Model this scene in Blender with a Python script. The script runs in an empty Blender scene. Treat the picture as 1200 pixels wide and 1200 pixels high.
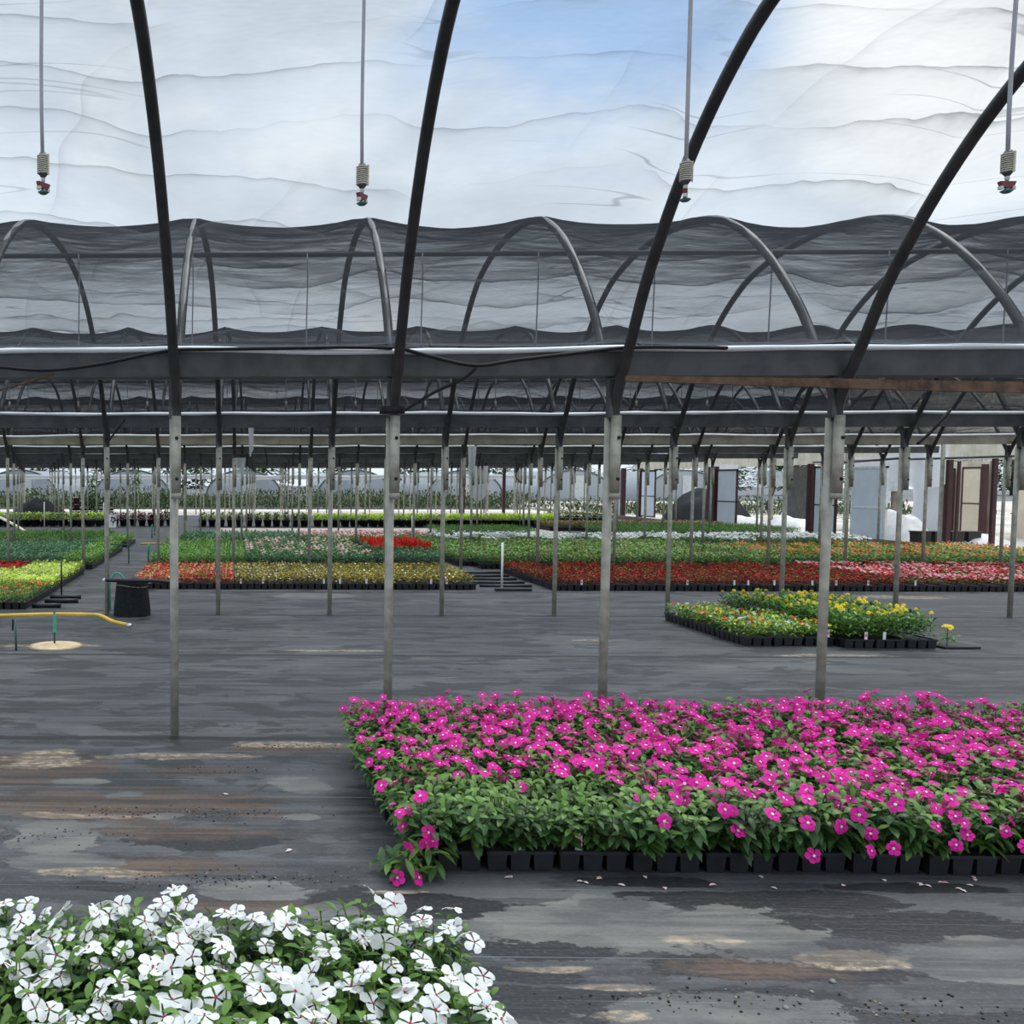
import bpy, math, random
from mathutils import Vector, Matrix, noise as mnoise
R = random.Random(7)
PI = math.pi
col = bpy.context.scene.collection
sc = bpy.context.scene

# ------------------------------------------------------------------ camera
CH, YAW, PIT, PX, PY, F = 1.551, 0.0211, 0.0585, 252.8, 627.3, 1100.0
cam = bpy.data.objects.new('camera', bpy.data.cameras.new('camera'))
col.objects.link(cam)
cam.location = (0, 0, CH)
cam.rotation_euler = (PI/2 - PIT, 0, YAW)
cam.data.sensor_width = 36; cam.data.lens = F/1200*36
cam.data.shift_x = (600-PX)/1200; cam.data.shift_y = (PY-600)/1200
cam.data.clip_start = .05; cam.data.clip_end = 600
sc.camera = cam

def proj(X, Y, Z):
    """where a point falls in the photograph; only used to leave out trays wholly outside the frame"""
    Z -= CH
    xr = X*math.cos(YAW)+Y*math.sin(YAW); yr = -X*math.sin(YAW)+Y*math.cos(YAW)
    d = yr*math.cos(PIT)-Z*math.sin(PIT); up = yr*math.sin(PIT)+Z*math.cos(PIT)
    d = max(d, .05)
    return PX+F*xr/d, PY-F*up/d

# ------------------------------------------------------------------ materials
class NT:
    def __init__(s, tree): s.t = tree; s.n = tree.nodes; s.l = tree.links
    def __call__(s, typ, ins=None, **kw):
        n = s.n.new(typ)
        for k, v in kw.items(): setattr(n, k, v)
        for k, v in (ins or {}).items():
            i = n.inputs[k]
            if hasattr(v, 'is_output') or isinstance(v, bpy.types.NodeSocket): s.l.new(v, i)
            else: i.default_value = v
        return n
    def math(s, op, a, b=None, clamp=False):
        ins = {0: a}
        if b is not None: ins[1] = b
        n = s('ShaderNodeMath', ins, operation=op); n.use_clamp = clamp
        return n.outputs[0]
    def mix(s, f, a, b):
        n = s('ShaderNodeMix', None, data_type='RGBA')
        for i, v in ((0, f), (6, a), (7, b)):
            if isinstance(v, bpy.types.NodeSocket): s.l.new(v, n.inputs[i])
            else: n.inputs[i].default_value = v
        return n.outputs[2]
    def ramp(s, x, a, b, lo=0., hi=1.):
        n = s('ShaderNodeMapRange', {0: x, 1: a, 2: b, 3: lo, 4: hi}); n.interpolation_type = 'SMOOTHSTEP'
        return n.outputs[0]
    def noise(s, vec, scale, detail=3, rough=.5, dist=0.):
        return s('ShaderNodeTexNoise', {'Vector': vec, 'Scale': scale, 'Detail': detail, 'Roughness': rough, 'Distortion': dist}).outputs[0]
    def scaled(s, vec, sx, sy, sz=1., off=(0, 0, 0)):
        return s('ShaderNodeMapping', {'Vector': vec, 'Scale': (sx, sy, sz), 'Location': off}).outputs[0]

def c4(c): return (c[0], c[1], c[2], 1.)
MATS = {}
def new_mat(name):
    m = bpy.data.materials.new(name); m.use_nodes = True
    m.node_tree.nodes.clear(); MATS[name] = m
    return m, NT(m.node_tree)
def finish(n, sh): n('ShaderNodeOutputMaterial', {'Surface': sh})
def simple(name, c, rough=.6, metal=0., var=.15, scale=8., spec=.5, bump=0.):
    m, n = new_mat(name)
    co = n('ShaderNodeTexCoord').outputs['Object']
    nz = n.noise(co, scale, 4, .6)
    lo = tuple(x*(1-var) for x in c); hi = tuple(min(1, x*(1+var)) for x in c)
    cc = n.mix(n.ramp(nz, .3, .7), c4(lo), c4(hi))
    ins = {'Base Color': cc, 'Roughness': rough, 'Metallic': metal, 'Specular IOR Level': spec}
    if bump: ins['Normal'] = n('ShaderNodeBump', {'Height': nz, 'Strength': bump, 'Distance': .01}).outputs[0]
    finish(n, n('ShaderNodeBsdfPrincipled', ins).outputs[0])
    return m
def leafmat(name, c, rough=.42, trans=.28, var=.3, spec=.4):
    m, n = new_mat(name)
    rnd = n('ShaderNodeObjectInfo').outputs['Random']
    co = n('ShaderNodeTexCoord').outputs['Object']
    nz = n.noise(co, 14., 2, .5)
    v = n.math('ADD', n.math('MULTIPLY', rnd, .4), n.math('MULTIPLY', nz, .75))
    cc = n.mix(n.ramp(v, .25, .85), c4(tuple(x*(1-var) for x in c)), c4(tuple(min(1, x*(1+var)) for x in c)))
    p = n('ShaderNodeBsdfPrincipled', {'Base Color': cc, 'Roughness': rough, 'Specular IOR Level': spec}).outputs[0]
    t = n('ShaderNodeBsdfTranslucent', {'Color': cc}).outputs[0]
    finish(n, n('ShaderNodeMixShader', {0: trans, 1: p, 2: t}).outputs[0])
    return m

simple('galv', (.40, .39, .325), .5, .15, .25, 9.)
simple('hoop_steel', (.052, .054, .053), .5, .4, .25, 7.)
simple('gutter_steel', (.085, .087, .088), .5, .35, .25, 5.)
simple('gutter_lit', (.36, .335, .26), .5, .3, .2, 5.)
simple('bolt', (.03, .03, .03), .5, .6)
simple('black_plastic', (.016, .017, .021), .38, 0, .2)
simple('black_cloth', (.018, .019, .021), .85, 0, .3, 30., .2, .5)
simple('soil', (.03, .022, .016), .95, 0, .5, 40.)
simple('white_plastic', (.78, .8, .82), .45, 0, .06, 3.)
simple('white_pvc', (.8, .8, .78), .4)
simple('tube_grey', (.36, .35, .38), .45)
simple('coil_cream', (.52, .48, .38), .45)
simple('head_red', (.17, .03, .033), .4)
simple('head_green', (.05, .12, .10), .4)
simple('clear_grey', (.45, .47, .46), .3)
simple('board_brown', (.13, .075, .045), .8, 0, .5, 14.)
simple('timber', (.24, .2, .16), .85, 0, .3, 6.)
simple('maroon', (.05, .014, .016), .5, 0, .2)
simple('cream', (.62, .54, .42), .5, 0, .08, 2.)
simple('door_white', (.68, .75, .83), .35, 0, .06, 2.)
simple('hose_yellow', (.68, .44, .04), .4, 0, .2)
simple('hose_cream', (.75, .68, .5), .4)
simple('green_plastic', (.06, .42, .28), .4)
simple('dark_green_stake', (.02, .06, .055), .5)
simple('steel_bright', (.6, .6, .6), .3, .8)
simple('bin_yellow', (.8, .6, .02), .5)
simple('box_grey', (.45, .48, .5), .5)
simple('sand_pile', (.62, .48, .3), .95, 0, .2, 20.)
simple('rope_black', (.012, .012, .013), .8)
simple('bark', (.12, .09, .06), .9)
simple('tag_white', (.85, .84, .82), .5)
simple('tag_pink', (.75, .12, .3), .5)
simple('paper_black', (.03, .03, .03), .6)
simple('stone', (.24, .23, .21), .9, 0, .3, 30.)
for nm, c in dict(leaf_vinca=(.048, .118, .028), leaf_vinca_young=(.115, .22, .036), leaf_dark=(.035, .1, .028), leaf_mid=(.075, .19, .045),
                  leaf_bright=(.19, .36, .05), leaf_grass=(.10, .22, .04), leaf_blue=(.06, .16, .085), leaf_lime=(.56, .72, .05), leaf_lime_pale=(.72, .78, .30),
                  leaf_olive=(.20, .17, .035), leaf_gold=(.46, .36, .07), leaf_cream=(.85, .8, .52), leaf_red=(.52, .035, .035), leaf_dred=(.15, .013, .013),
                  leaf_rust=(.23, .045, .02), leaf_pinkish=(.78, .36, .30), leaf_maroon=(.10, .012, .022), weed_green=(.04, .07, .02), weed_olive=(.07, .078, .03), stem=(.16, .22, .07)).items():
    leafmat(nm, c, *((.75, .2, .3, .12) if nm in ('leaf_dred', 'leaf_rust', 'leaf_red', 'leaf_olive', 'leaf_gold', 'weed_green', 'weed_olive') else ()))
for nm, c in dict(fl_magenta=(.80, .022, .36), fl_white=(.80, .80, .785), fl_eye_pale=(.98, .75, .85), fl_eye_red=(.6, .02, .1), fl_yellow=(.92, .70, .02), fl_orange=(.85, .25, .02),
                  fl_red=(.72, .018, .015), fl_scarlet=(.85, .05, .02), fl_pink=(.88, .30, .38), fl_hot=(.75, .06, .2), fl_pale_pink=(.85, .55, .5), fl_fade=(.8, .66, .62)).items():
    leafmat(nm, c, .6, .25, .12, .2)

def cloth_mat(name, T0, fibre, crease, scale_v=3.4, ridge=0.):
    """Woven shade cloth: the share of light that gets through falls with the angle at which it meets the weave, and where the cloth is folded over."""
    m, n = new_mat(name)
    g = n('ShaderNodeNewGeometry')
    uv = n('ShaderNodeUVMap').outputs[0]
    sep = n('ShaderNodeSeparateXYZ', {0: uv})
    u, v = sep.outputs[0], sep.outputs[1]
    n1 = n.noise(n.scaled(uv, .5, .7), 1.5, 4, .5)
    w = n.math('ADD', n.math('MULTIPLY', v, scale_v), n.math('MULTIPLY', n1, 2.1))
    fr = n.math('FRACT', w)
    inv = n.math('SUBTRACT', 1., fr)
    sharp = n.math('POWER', inv, 26.); soft = n.math('POWER', inv, 3.)  # sharp: the lapped fold; soft: shading beside it, put into the cloth's density
    mask = n.ramp(n.noise(n.scaled(uv, .7, 1.7, 1, (4, 9, 0)), 1.1, 2, .5), .36, .6)
    n2 = n.noise(n.scaled(uv, .22, 2.6, 1, (2.2, 5, 0)), 1.5, 2, .5)
    l2 = n.math('SUBTRACT', 1., n.ramp(n.math('ABSOLUTE', n.math('SUBTRACT', n2, .5)), .0, .008))
    m2 = n.ramp(n.noise(uv, .9, 2, .5), .5, .62)
    fold = n.math('ADD', n.math('MULTIPLY', mask, n.math('ADD', n.math('MULTIPLY', sharp, .75), n.math('MULTIPLY', soft, .20))), n.math('MULTIPLY', n.math('MULTIPLY', l2, m2), .5))
    blotch = n.noise(n.scaled(uv, .5, .5), 1.7, 4, .6)
    layers = n.math('ADD', n.math('ADD', 1., n.math('MULTIPLY', fold, crease*2.2)), n.math('MULTIPLY', n.math('SUBTRACT', blotch, .5), .45))
    # creases pulled slantwise by the hoops, and the cloth lying double and bunched along the ridge
    q = n.math('ADD', n.math('ADD', n.math('MULTIPLY', u, .95), n.math('MULTIPLY', v, .42)), n.math('MULTIPLY', n.noise(n.scaled(uv, .5, .4, 1, (7, 3, 0)), 1.3, 3, .5), 1.2))
    sl = n.math('POWER', n.math('SUBTRACT', 1., n.math('FRACT', q)), 40.)
    m3 = n.ramp(n.noise(n.scaled(uv, .9, .7, 1, (3, 12, 0)), 1.2, 2, .5), .48, .6)
    layers = n.math('ADD', layers, n.math('MULTIPLY', n.math('MULTIPLY', sl, m3), .55*crease))
    if ridge:
        pz = n('ShaderNodeSeparateXYZ', {0: g.outputs['Position']}).outputs[2]
        bunch = n.ramp(n.noise(n.scaled(uv, .9, 7., 1, (1, 6, 0)), 1.5, 4, .65), .38, .6, .35, 1.5)
        layers = n.math('ADD', layers, n.math('MULTIPLY', n.math('MULTIPLY', n.ramp(pz, 3.36, 3.54), bunch), ridge))
    wob = n('ShaderNodeBump', {'Height': n.math('ADD', n.math('MULTIPLY', soft, mask), n.noise(n.scaled(uv, 1, 2), 2.5, 3, .6)), 'Strength': .35, 'Distance': .06}).outputs[0]
    dt = n('ShaderNodeVectorMath', {0: wob, 1: g.outputs['Incoming']}, operation='DOT_PRODUCT').outputs['Value']
    cs = n.math('MAXIMUM', n.math('ABSOLUTE', dt), .05)
    T = n.math('POWER', T0, n.math('DIVIDE', layers, cs))
    d = n('ShaderNodeBsdfDiffuse', {'Color': c4(fibre)}).outputs[0]
    t = n('ShaderNodeBsdfTranslucent', {'Color': c4(fibre)}).outputs[0]
    fib = n('ShaderNodeMixShader', {0: .5, 1: d, 2: t}).outputs[0]
    tr = n('ShaderNodeBsdfTransparent', {'Color': (1, 1, 1, 1)}).outputs[0]
    finish(n, n('ShaderNodeMixShader', {0: T, 1: fib, 2: tr}).outputs[0])
    return m
cloth_mat('shade_near', .84, (.12, .13, .145), 1.8)
cloth_mat('shade_dark', .805, (.022, .023, .026), 1.7, 3.4, 1.3)

def sheet_mat(name, c, T):
    m, n = new_mat(name)
    p = n('ShaderNodeBsdfPrincipled', {'Base Color': c4(c), 'Roughness': .35}).outputs[0]
    t = n('ShaderNodeBsdfTranslucent', {'Color': c4(c)}).outputs[0]
    tr = n('ShaderNodeBsdfTransparent').outputs[0]
    a = n('ShaderNodeMixShader', {0: .45, 1: p, 2: t}).outputs[0]
    finish(n, n('ShaderNodeMixShader', {0: T, 1: a, 2: tr}).outputs[0])
sheet_mat('film_white', (.62, .64, .67), .08)
simple('film_heap', (.52, .51, .50), .6, 0, .12, 5., .4, .6)
sheet_mat('film_grey', (.42, .45, .48), .1)
sheet_mat('film_clear', (.75, .8, .85), .45)

# ---- ground: black woven weed mat with wet patches, dried films of silt, sand
DARK = [(1.35, 3.38, .16, .05), (2.1, 3.2, .3, .06), (1.55, 2.75, .3, .07), (2.35, 2.95, .3, .07), (.9, 2.88, .2, .05), (.62, 3.36, .36, .10), (1.02, 3.07, .28, .10), (.98, 2.72, .34, .10), (1.95, 3.42, .5, .10), (2.45, 3.22, .5, .14), (2.0, 2.62, .5, .1), (1.75, 2.95, .4, .12), (-.5, 3.5, .16, .05),
        (.45, 3.4, .2, .12), (3.0, 2.95, .4, .12), (-.1, 3.95, .4, .1), (2.6, 3.55, .35, .05), (1.6, 3.58, .3, .05), (2.8, 2.6, .4, .1)]
PALE = [(1.25, 3.22, .42, .22), (1.75, 3.2, .3, .2), (.32, 4.72, .16, .13), (-.78, 3.98, .2, .22), (.06, 3.48, .22, .1), (.36, 3.30, .12, .1), (-.7, 3.72, .3, .09), (1.4, 2.66, .4, .12), (-.55, 4.55, .1, .05),
        (-.8, 4.75, .14, .05), (2.55, 3.02, .4, .18), (1.05, 12.6, .55, .3), (.3, 4.25, .1, .05), (-.35, 4.25, .12, .04)]
TAN = [(1.02, 2.92, .17, .03), (1.14, 2.815, .2, .025), (2.02, 3.0, .25, .08), (1.13, 2.66, .14, .04), (1.6, 3.12, .18, .05), (.62, 3.47, .14, .02), (-.35, 5.2, .5, .08), (-1.1, 5.1, .3, .25),
       (-.75, 4.25, .3, .05), (-.55, 3.62, .35, .05), (3.44, 9.1, .3, .08), (5.25, 8.36, .6, .10), (8.9, 12.6, .8, .25), (-1.75, 8.72, .5, .12), (.4, 5.45, .5, .08), (.9, 8.5, .6, .05), (1.35, 2.45, .3, .1)]
BROWN = [(-.6, 4.4, .8, .35), (-1.2, 5.0, .6, .35), (-.22, 4.93, .35, .13), (-.9, 4.95, .35, .25), (-.05, 4.45, .35, .16), (.2, 4.28, .28, .06), (-.35, 3.7, .45, .12), (-.3, 4.05, .6, .12), (.05, 3.34, .35, .08), (1.66, 2.94, .27, .12), (.3, 5.35, .45, .12)]
def ground_mat():
    m, n = new_mat('weed_mat')
    pos = n('ShaderNodeNewGeometry').outputs['Position']
    sp = n('ShaderNodeSeparateXYZ', {0: pos}); X, Y = sp.outputs[0], sp.outputs[1]
    st = n.scaled(pos, .55, 1.25)
    nA = n.noise(st, 1.3, 5, .6); nB = n.noise(st, 3.1, 5, .62, .4)
    dx = n.math('MULTIPLY', n.math('SUBTRACT', n.noise(n.scaled(pos, .8, 1.3, 1, (3, 1, 0)), 3.2, 6, .68), .5), 2.4)
    dy = n.math('MULTIPLY', n.math('SUBTRACT', n.noise(n.scaled(pos, .8, 1.3, 1, (11, 5, 0)), 3.2, 6, .68), .5), 2.4)
    def blobs(lst, soft):
        acc = None
        for (bx, by, rx, ry) in lst:
            a = n.math('ADD', n.math('DIVIDE', n.math('SUBTRACT', X, bx), rx), dx)
            b = n.math('ADD', n.math('DIVIDE', n.math('SUBTRACT', Y, by), ry), dy)
            d2 = n.math('ADD', n.math('MULTIPLY', a, a), n.math('MULTIPLY', b, b))
            acc = d2 if acc is None else n.math('MINIMUM', acc, d2)
        return n.ramp(acc, 1.0, 1.0-soft)
    dark = blobs(DARK, .12); pale = blobs(PALE, .15); tan = blobs(TAN, .95); brown = blobs(BROWN, .95)
    wetN = n.ramp(nB, .545, .56); wetN2 = n.ramp(n.noise(n.scaled(pos, .7, 1.6, 1, (7, 2, 0)), 1.9, 4, .6, .3), .585, .6)
    far = n.ramp(Y, 3.9, 5.6)
    wet = n.math('MAXIMUM', dark, n.math('MULTIPLY', n.math('MAXIMUM', wetN, wetN2), n.math('ADD', .5, n.math('MULTIPLY', far, .3))))
    streak = n.noise(n.scaled(pos, .4, 7.), 2.0, 4, .65)
    base = n.mix(n.ramp(streak, .3, .72), (.028, .030, .034, 1), (.080, .082, .087, 1))
    base = n.mix(n.math('MULTIPLY', n.ramp(nA, .45, .7), .55), base, (.13, .132, .13, 1))
    # dusty film grows with age of the sheet: sandier in the open middle of each bay
    dust = n.ramp(n.noise(n.scaled(pos, .35, 2.2, 1, (1, 8, 0)), 1.4, 5, .65), .58, .75)
    base = n.mix(n.math('MULTIPLY', dust, .4), base, (.26, .235, .20, 1))
    base = n.mix(n.math('MULTIPLY', pale, n.math('ADD', .35, n.math('MULTIPLY', n.ramp(streak, .3, .65), .5))), base, n.mix(n.ramp(nB, .35, .65), (.10, .103, .10, 1), (.21, .20, .175, 1)))
    base = n.mix(n.math('MULTIPLY', wet, n.math('SUBTRACT', 1., n.math('MULTIPLY', pale, .8))), base, (.019, .020, .022, 1))
    speck = n.ramp(n.noise(n.scaled(pos, .8, 1.2), 22., 4, .7), .42, .6)
    base = n.mix(n.math('MULTIPLY', n.math('MULTIPLY', brown, n.math('SUBTRACT', 1., n.math('MULTIPLY', pale, .9))), n.math('ADD', .6, n.math('MULTIPLY', speck, .35))), base, n.mix(n.ramp(streak, .35, .65), (.036, .024, .018, 1), (.125, .074, .046, 1)))
    grit = n.ramp(n.noise(pos, 60., 3, .7), .5, .72)
    base = n.mix(n.math('MULTIPLY', n.ramp(tan, .12, .75), n.math('ADD', .2, n.math('MULTIPLY', n.math('MULTIPLY', n.ramp(streak, .35, .6), speck), .75))), base, (.42, .325, .225, 1))
    base = n.mix(n.math('MULTIPLY', grit, .10), base, (.4, .38, .35, 1))
    # woven marker threads, and the dark overlaps of the sheets
    ln = n.math('ABSOLUTE', n.math('SUBTRACT', n.math('FRACT', n.math('DIVIDE', n.math('ADD', Y, .206), .256)), .5))
    thread = n.math('MULTIPLY', n.ramp(ln, .010, .003), .55)
    thread = n.math('MULTIPLY', thread, n.math('MULTIPLY', n.math('SUBTRACT', 1., n.math('MULTIPLY', brown, 1.), True), n.ramp(n.noise(n.scaled(pos, .5, 4., 1, (5, 5, 0)), 1.1, 3, .6), .4, .6)))
    base = n.mix(thread, base, (.28, .31, .33, 1))
    wv = n.math('MULTIPLY', n.math('SUBTRACT', n.noise(n.scaled(pos, 1.2, .2), 1.5, 4, .6), .5), .09)
    seam = None
    for y0 in (5.57, 8.27, 10.74, 13.0, 15.95):
        d = n.math('ABSOLUTE', n.math('SUBTRACT', n.math('ADD', Y, wv), y0))
        seam = d if seam is None else n.math('MINIMUM', seam, d)
    base = n.mix(n.math('MULTIPLY', n.ramp(seam, .05, .028), .92), base, (.012, .011, .011, 1))
    weave = n('ShaderNodeTexWave', {'Vector': pos, 'Scale': 90., 'Distortion': 0.}).outputs[1]
    h = n.math('ADD', n.math('MULTIPLY', n.noise(pos, 26., 4, .7), .7), n.math('MULTIPLY', streak, 1.2))
    bp = n('ShaderNodeBump', {'Height': h, 'Strength': .35, 'Distance': .012}).outputs[0]
    ro = n.math('SUBTRACT', .62, n.math('MULTIPLY', wet, .17))
    finish(n, n('ShaderNodeBsdfPrincipled', {'Base Color': base, 'Roughness': ro, 'Normal': bp, 'Specular IOR Level': .42}).outputs[0])
ground_mat()
def ground2(name, a, b, scale):
    m, n = new_mat(name)
    pos = n('ShaderNodeNewGeometry').outputs['Position']
    nz = n.noise(pos, scale, 6, .7); nl = n.noise(pos, .4, 3, .5)
    cc = n.mix(n.ramp(n.math('ADD', n.math('MULTIPLY', nz, .6), n.math('MULTIPLY', nl, .4)), .38, .62), c4(a), c4(b))
    finish(n, n('ShaderNodeBsdfPrincipled', {'Base Color': cc, 'Roughness': .95, 'Normal': n('ShaderNodeBump', {'Height': nz, 'Strength': .5, 'Distance': .05}).outputs[0]}).outputs[0])
ground2('gravel', (.30, .26, .23), (.56, .52, .47), 9.)
ground2('sand', (.5, .43, .37), (.66, .60, .54), 2.)
ground2('path_pink', (.36, .29, .26), (.52, .45, .41), 3.)

def corrugated():
    m, n = new_mat('corrugated')
    pos = n('ShaderNodeNewGeometry').outputs['Position']
    nz = n.noise(pos, 2., 4, .6)
    cc = n.mix(n.ramp(nz, .3, .7), (.5, .46, .36, 1), (.62, .59, .50, 1))
    finish(n, n('ShaderNodeBsdfPrincipled', {'Base Color': cc, 'Roughness': .55}).outputs[0])
corrugated()

# ------------------------------------------------------------------ mesh building
class MB:
    def __init__(s): s.v = []; s.f = []; s.mi = []; s.slots = []; s.smooth = []
    def slot(s, m):
        if m not in s.slots: s.slots.append(m)
        return s.slots.index(m)
    def face(s, idx, m, sm=False): s.f.append(idx); s.mi.append(s.slot(m)); s.smooth.append(sm)
    def add(s, pts):
        b = len(s.v); s.v.extend([tuple(p) for p in pts]); return b
    def box(s, c, d, m, taper=1., rz=0.):
        x, y, z = d[0]/2, d[1]/2, d[2]/2
        ca, sa = math.cos(rz), math.sin(rz)
        P = []
        for sz, k in ((-1, taper), (1, 1.)):
            for sx, sy in ((-1, -1), (1, -1), (1, 1), (-1, 1)):
                px, py = sx*x*k, sy*y*k
                P.append((c[0]+px*ca-py*sa, c[1]+px*sa+py*ca, c[2]+sz*z))
        b = s.add(P)
        for q in ((0, 3, 2, 1), (4, 5, 6, 7), (0, 1, 5, 4), (1, 2, 6, 5), (2, 3, 7, 6), (3, 0, 4, 7)):
            s.face([b+i for i in q], m)
        return s
    def tube(s, pts, r, m, seg=8, cap=True, flat=1.):
        pts = [Vector(p) for p in pts]; n = len(pts); rings = []
        prev = None
        for i, p in enumerate(pts):
            t = (pts[min(i+1, n-1)]-pts[max(i-1, 0)]).normalized()
            ref = Vector((0, 0, 1)) if abs(t.z) < .95 else Vector((1, 0, 0))
            a = t.cross(ref).normalized() if prev is None else (prev - t*prev.dot(t)).normalized()
            prev = a; b2 = t.cross(a)
            rr = r[i] if isinstance(r, (list, tuple)) else r
            rings.append(s.add([p+(a*math.cos(2*PI*k/seg)+b2*math.sin(2*PI*k/seg)*flat)*rr for k in range(seg)]))
        for i in range(n-1):
            for k in range(seg):
                s.face([rings[i]+k, rings[i]+(k+1) % seg, rings[i+1]+(k+1) % seg, rings[i+1]+k], m, True)
        if cap:
            s.face([rings[0]+k for k in range(seg)][::-1], m); s.face([rings[-1]+k for k in range(seg)], m)
        return s
    def lathe(s, c, prof, m, seg=14):
        rings = [s.add([(c[0]+r*math.cos(2*PI*k/seg), c[1]+r*math.sin(2*PI*k/seg), c[2]+z) for k in range(seg)]) for r, z in prof]
        for i in range(len(prof)-1):
            for k in range(seg):
                s.face([rings[i]+k, rings[i]+(k+1) % seg, rings[i+1]+(k+1) % seg, rings[i+1]+k], m, True)
        s.face([rings[0]+k for k in range(seg)][::-1], m); s.face([rings[-1]+k for k in range(seg)], m)
        return s
    def leaf(s, p, az, el, L, W, m, droop=.25, secs=3, fold=.22, tw=0.):
        d = Vector((math.cos(az)*math.cos(el), math.sin(az)*math.cos(el), math.sin(el)))
        side = Vector((-math.sin(az), math.cos(az), 0))
        up = d.cross(side)*-1
        if up.z < 0: up = -up
        if tw: side = (side*math.cos(tw)+up*math.sin(tw)); up = side.cross(d)*(1 if side.cross(d).z > 0 else -1)
        p = Vector(p)
        prof = {2: ((0, .12), (.5, 1.), (1, 0)), 3: ((0, .14), (.35, .9), (.68, .85), (1, 0)), 4: ((0, .14), (.2, .62), (.45, 1.), (.75, .74), (1, 0))}[secs]
        rows = []
        for t, w in prof:
            c = p+d*(L*t)-Vector((0, 0, 1))*(droop*L*t*t)
            if w == 0: rows.append((s.add([c]),)); continue
            hw = W*w/2
            b = s.add([c-side*hw+up*(fold*hw), c, c+side*hw+up*(fold*hw)])
            rows.append((b, b+1, b+2))
        for a, b in zip(rows, rows[1:]):
            if len(b) == 3:
                s.face([a[0], a[1], b[1], b[0]], m, True); s.face([a[1], a[2], b[2], b[1]], m, True)
            else:
                s.face([a[0], a[1], b[0]], m, True); s.face([a[1], a[2], b[0]], m, True)
        return s
    def bloom(s, c, nrm, r, m, eye=None, petals=5, cup=.15, rr=R):
        nrm = Vector(nrm).normalized()
        a = nrm.orthogonal().normalized(); b = nrm.cross(a)
        ph = rr.uniform(0, 6.28); c = Vector(c)
        for k in range(petals):
            th = ph+2*PI*k/petals
            wa = (2*PI/petals)*(.96 if m != 'fl_white' else .9)*rr.uniform(.9, 1.05)
            bend = rr.uniform(-.28, .16); tws = rr.uniform(-.10, .10); ln = rr.uniform(.92, 1.06)
            pts = []
            for rad, ang, h in ((.06, 0, -.06), (.45, -.42, cup*.5), (.47, 0, cup*.75), (.45, .42, cup*.5), (.78, -.53, cup*.6+bend*.4), (.80, 0, cup*.9+bend*.45), (.78, .53, cup*.6+bend*.4+.05), (.99, -.30, cup*.6+bend), (1.03, 0, cup*.7+bend), (.99, .30, cup*.6+bend)):
                aa = th+ang*wa
                pts.append(c+(a*math.cos(aa)+b*math.sin(aa))*(r*rad*ln)+nrm*(r*(h+tws*ang*2*rad+rr.uniform(-.03, .03))))
            i = s.add(pts)
            s.face([i, i+1, i+2], m, True); s.face([i, i+2, i+3], m, True)
            s.face([i+1, i+4, i+5, i+2], m, True); s.face([i+2, i+5, i+6, i+3], m, True)
            s.face([i+4, i+7, i+8, i+5], m, True); s.face([i+5, i+8, i+9, i+6], m, True)
        if eye:
            er = r*(.2 if eye == 'fl_eye_pale' else .10)
            i = s.add([c+nrm*r*.09]+[c+(a*math.cos(2*PI*k/6)+b*math.sin(2*PI*k/6))*er+nrm*r*.06 for k in range(6)])
            for k in range(6): s.face([i, i+1+k, i+1+(k+1) % 6], eye)
        return s
    def grid(s, fn, nu, nv, m, uv=None):
        b = s.add([fn(i/nu, j/nv) for j in range(nv+1) for i in range(nu+1)])
        for j in range(nv):
            for i in range(nu):
                k = b+j*(nu+1)+i
                s.face([k, k+1, k+nu+2, k+nu+1], m, True)
        return s
    def extend(s, o):
        b = len(s.v); s.v.extend(o.v)
        for f, mi, sm in zip(o.f, o.mi, o.smooth): s.face([b+i for i in f], o.slots[mi], sm)
    def mesh(s, name):
        me = bpy.data.meshes.new(name)
        me.from_pydata(s.v, [], s.f)
        for m in s.slots: me.materials.append(MATS[m])
        me.polygons.foreach_set('material_index', s.mi)
        me.polygons.foreach_set('use_smooth', s.smooth)
        me.update()
        return me
    def obj(s, name, parent=None, loc=None, **kw):
        return link(name, s.mesh(name), parent, loc, **kw)

def tag(o, label=None, cat=None, group=None, kind=None):
    for k, v in (('label', label), ('category', cat), ('group', group), ('kind', kind)):
        if v: o[k] = v
    return o
def link(name, data, parent=None, loc=None, rot=None, scale=None, **kw):
    o = bpy.data.objects.new(name, data); col.objects.link(o)
    if parent is not None: o.parent = parent
    if loc is not None: o.location = loc
    if rot is not None: o.rotation_euler = rot
    if scale is not None: o.scale = scale
    return tag(o, **kw) if kw else o
def empty(name, loc=(0, 0, 0), rz=0., **kw):
    o = link(name, None, None, loc, (0, 0, rz), None, **kw)
    o.empty_display_size = .1
    return o
def copy_tree(o, parent=None):
    c = o.copy(); col.objects.link(c)
    if parent is not None: c.parent = parent
    for ch in list(o.children): copy_tree(ch, c)
    return c
_o = ['first', 'second', 'third', 'fourth', 'fifth', 'sixth', 'seventh', 'eighth', 'ninth', 'tenth', 'eleventh', 'twelfth', 'thirteenth', 'fourteenth', 'fifteenth', 'sixteenth', 'seventeenth', 'eighteenth', 'nineteenth']
def nth(i):
    i += 1
    if i < 20: return _o[i-1]
    tens = ['twent', 'thirt', 'fort', 'fift', 'sixt'][i//10-2]
    return tens+'ieth' if i % 10 == 0 else tens+'y-'+_o[i % 10-1]

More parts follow.
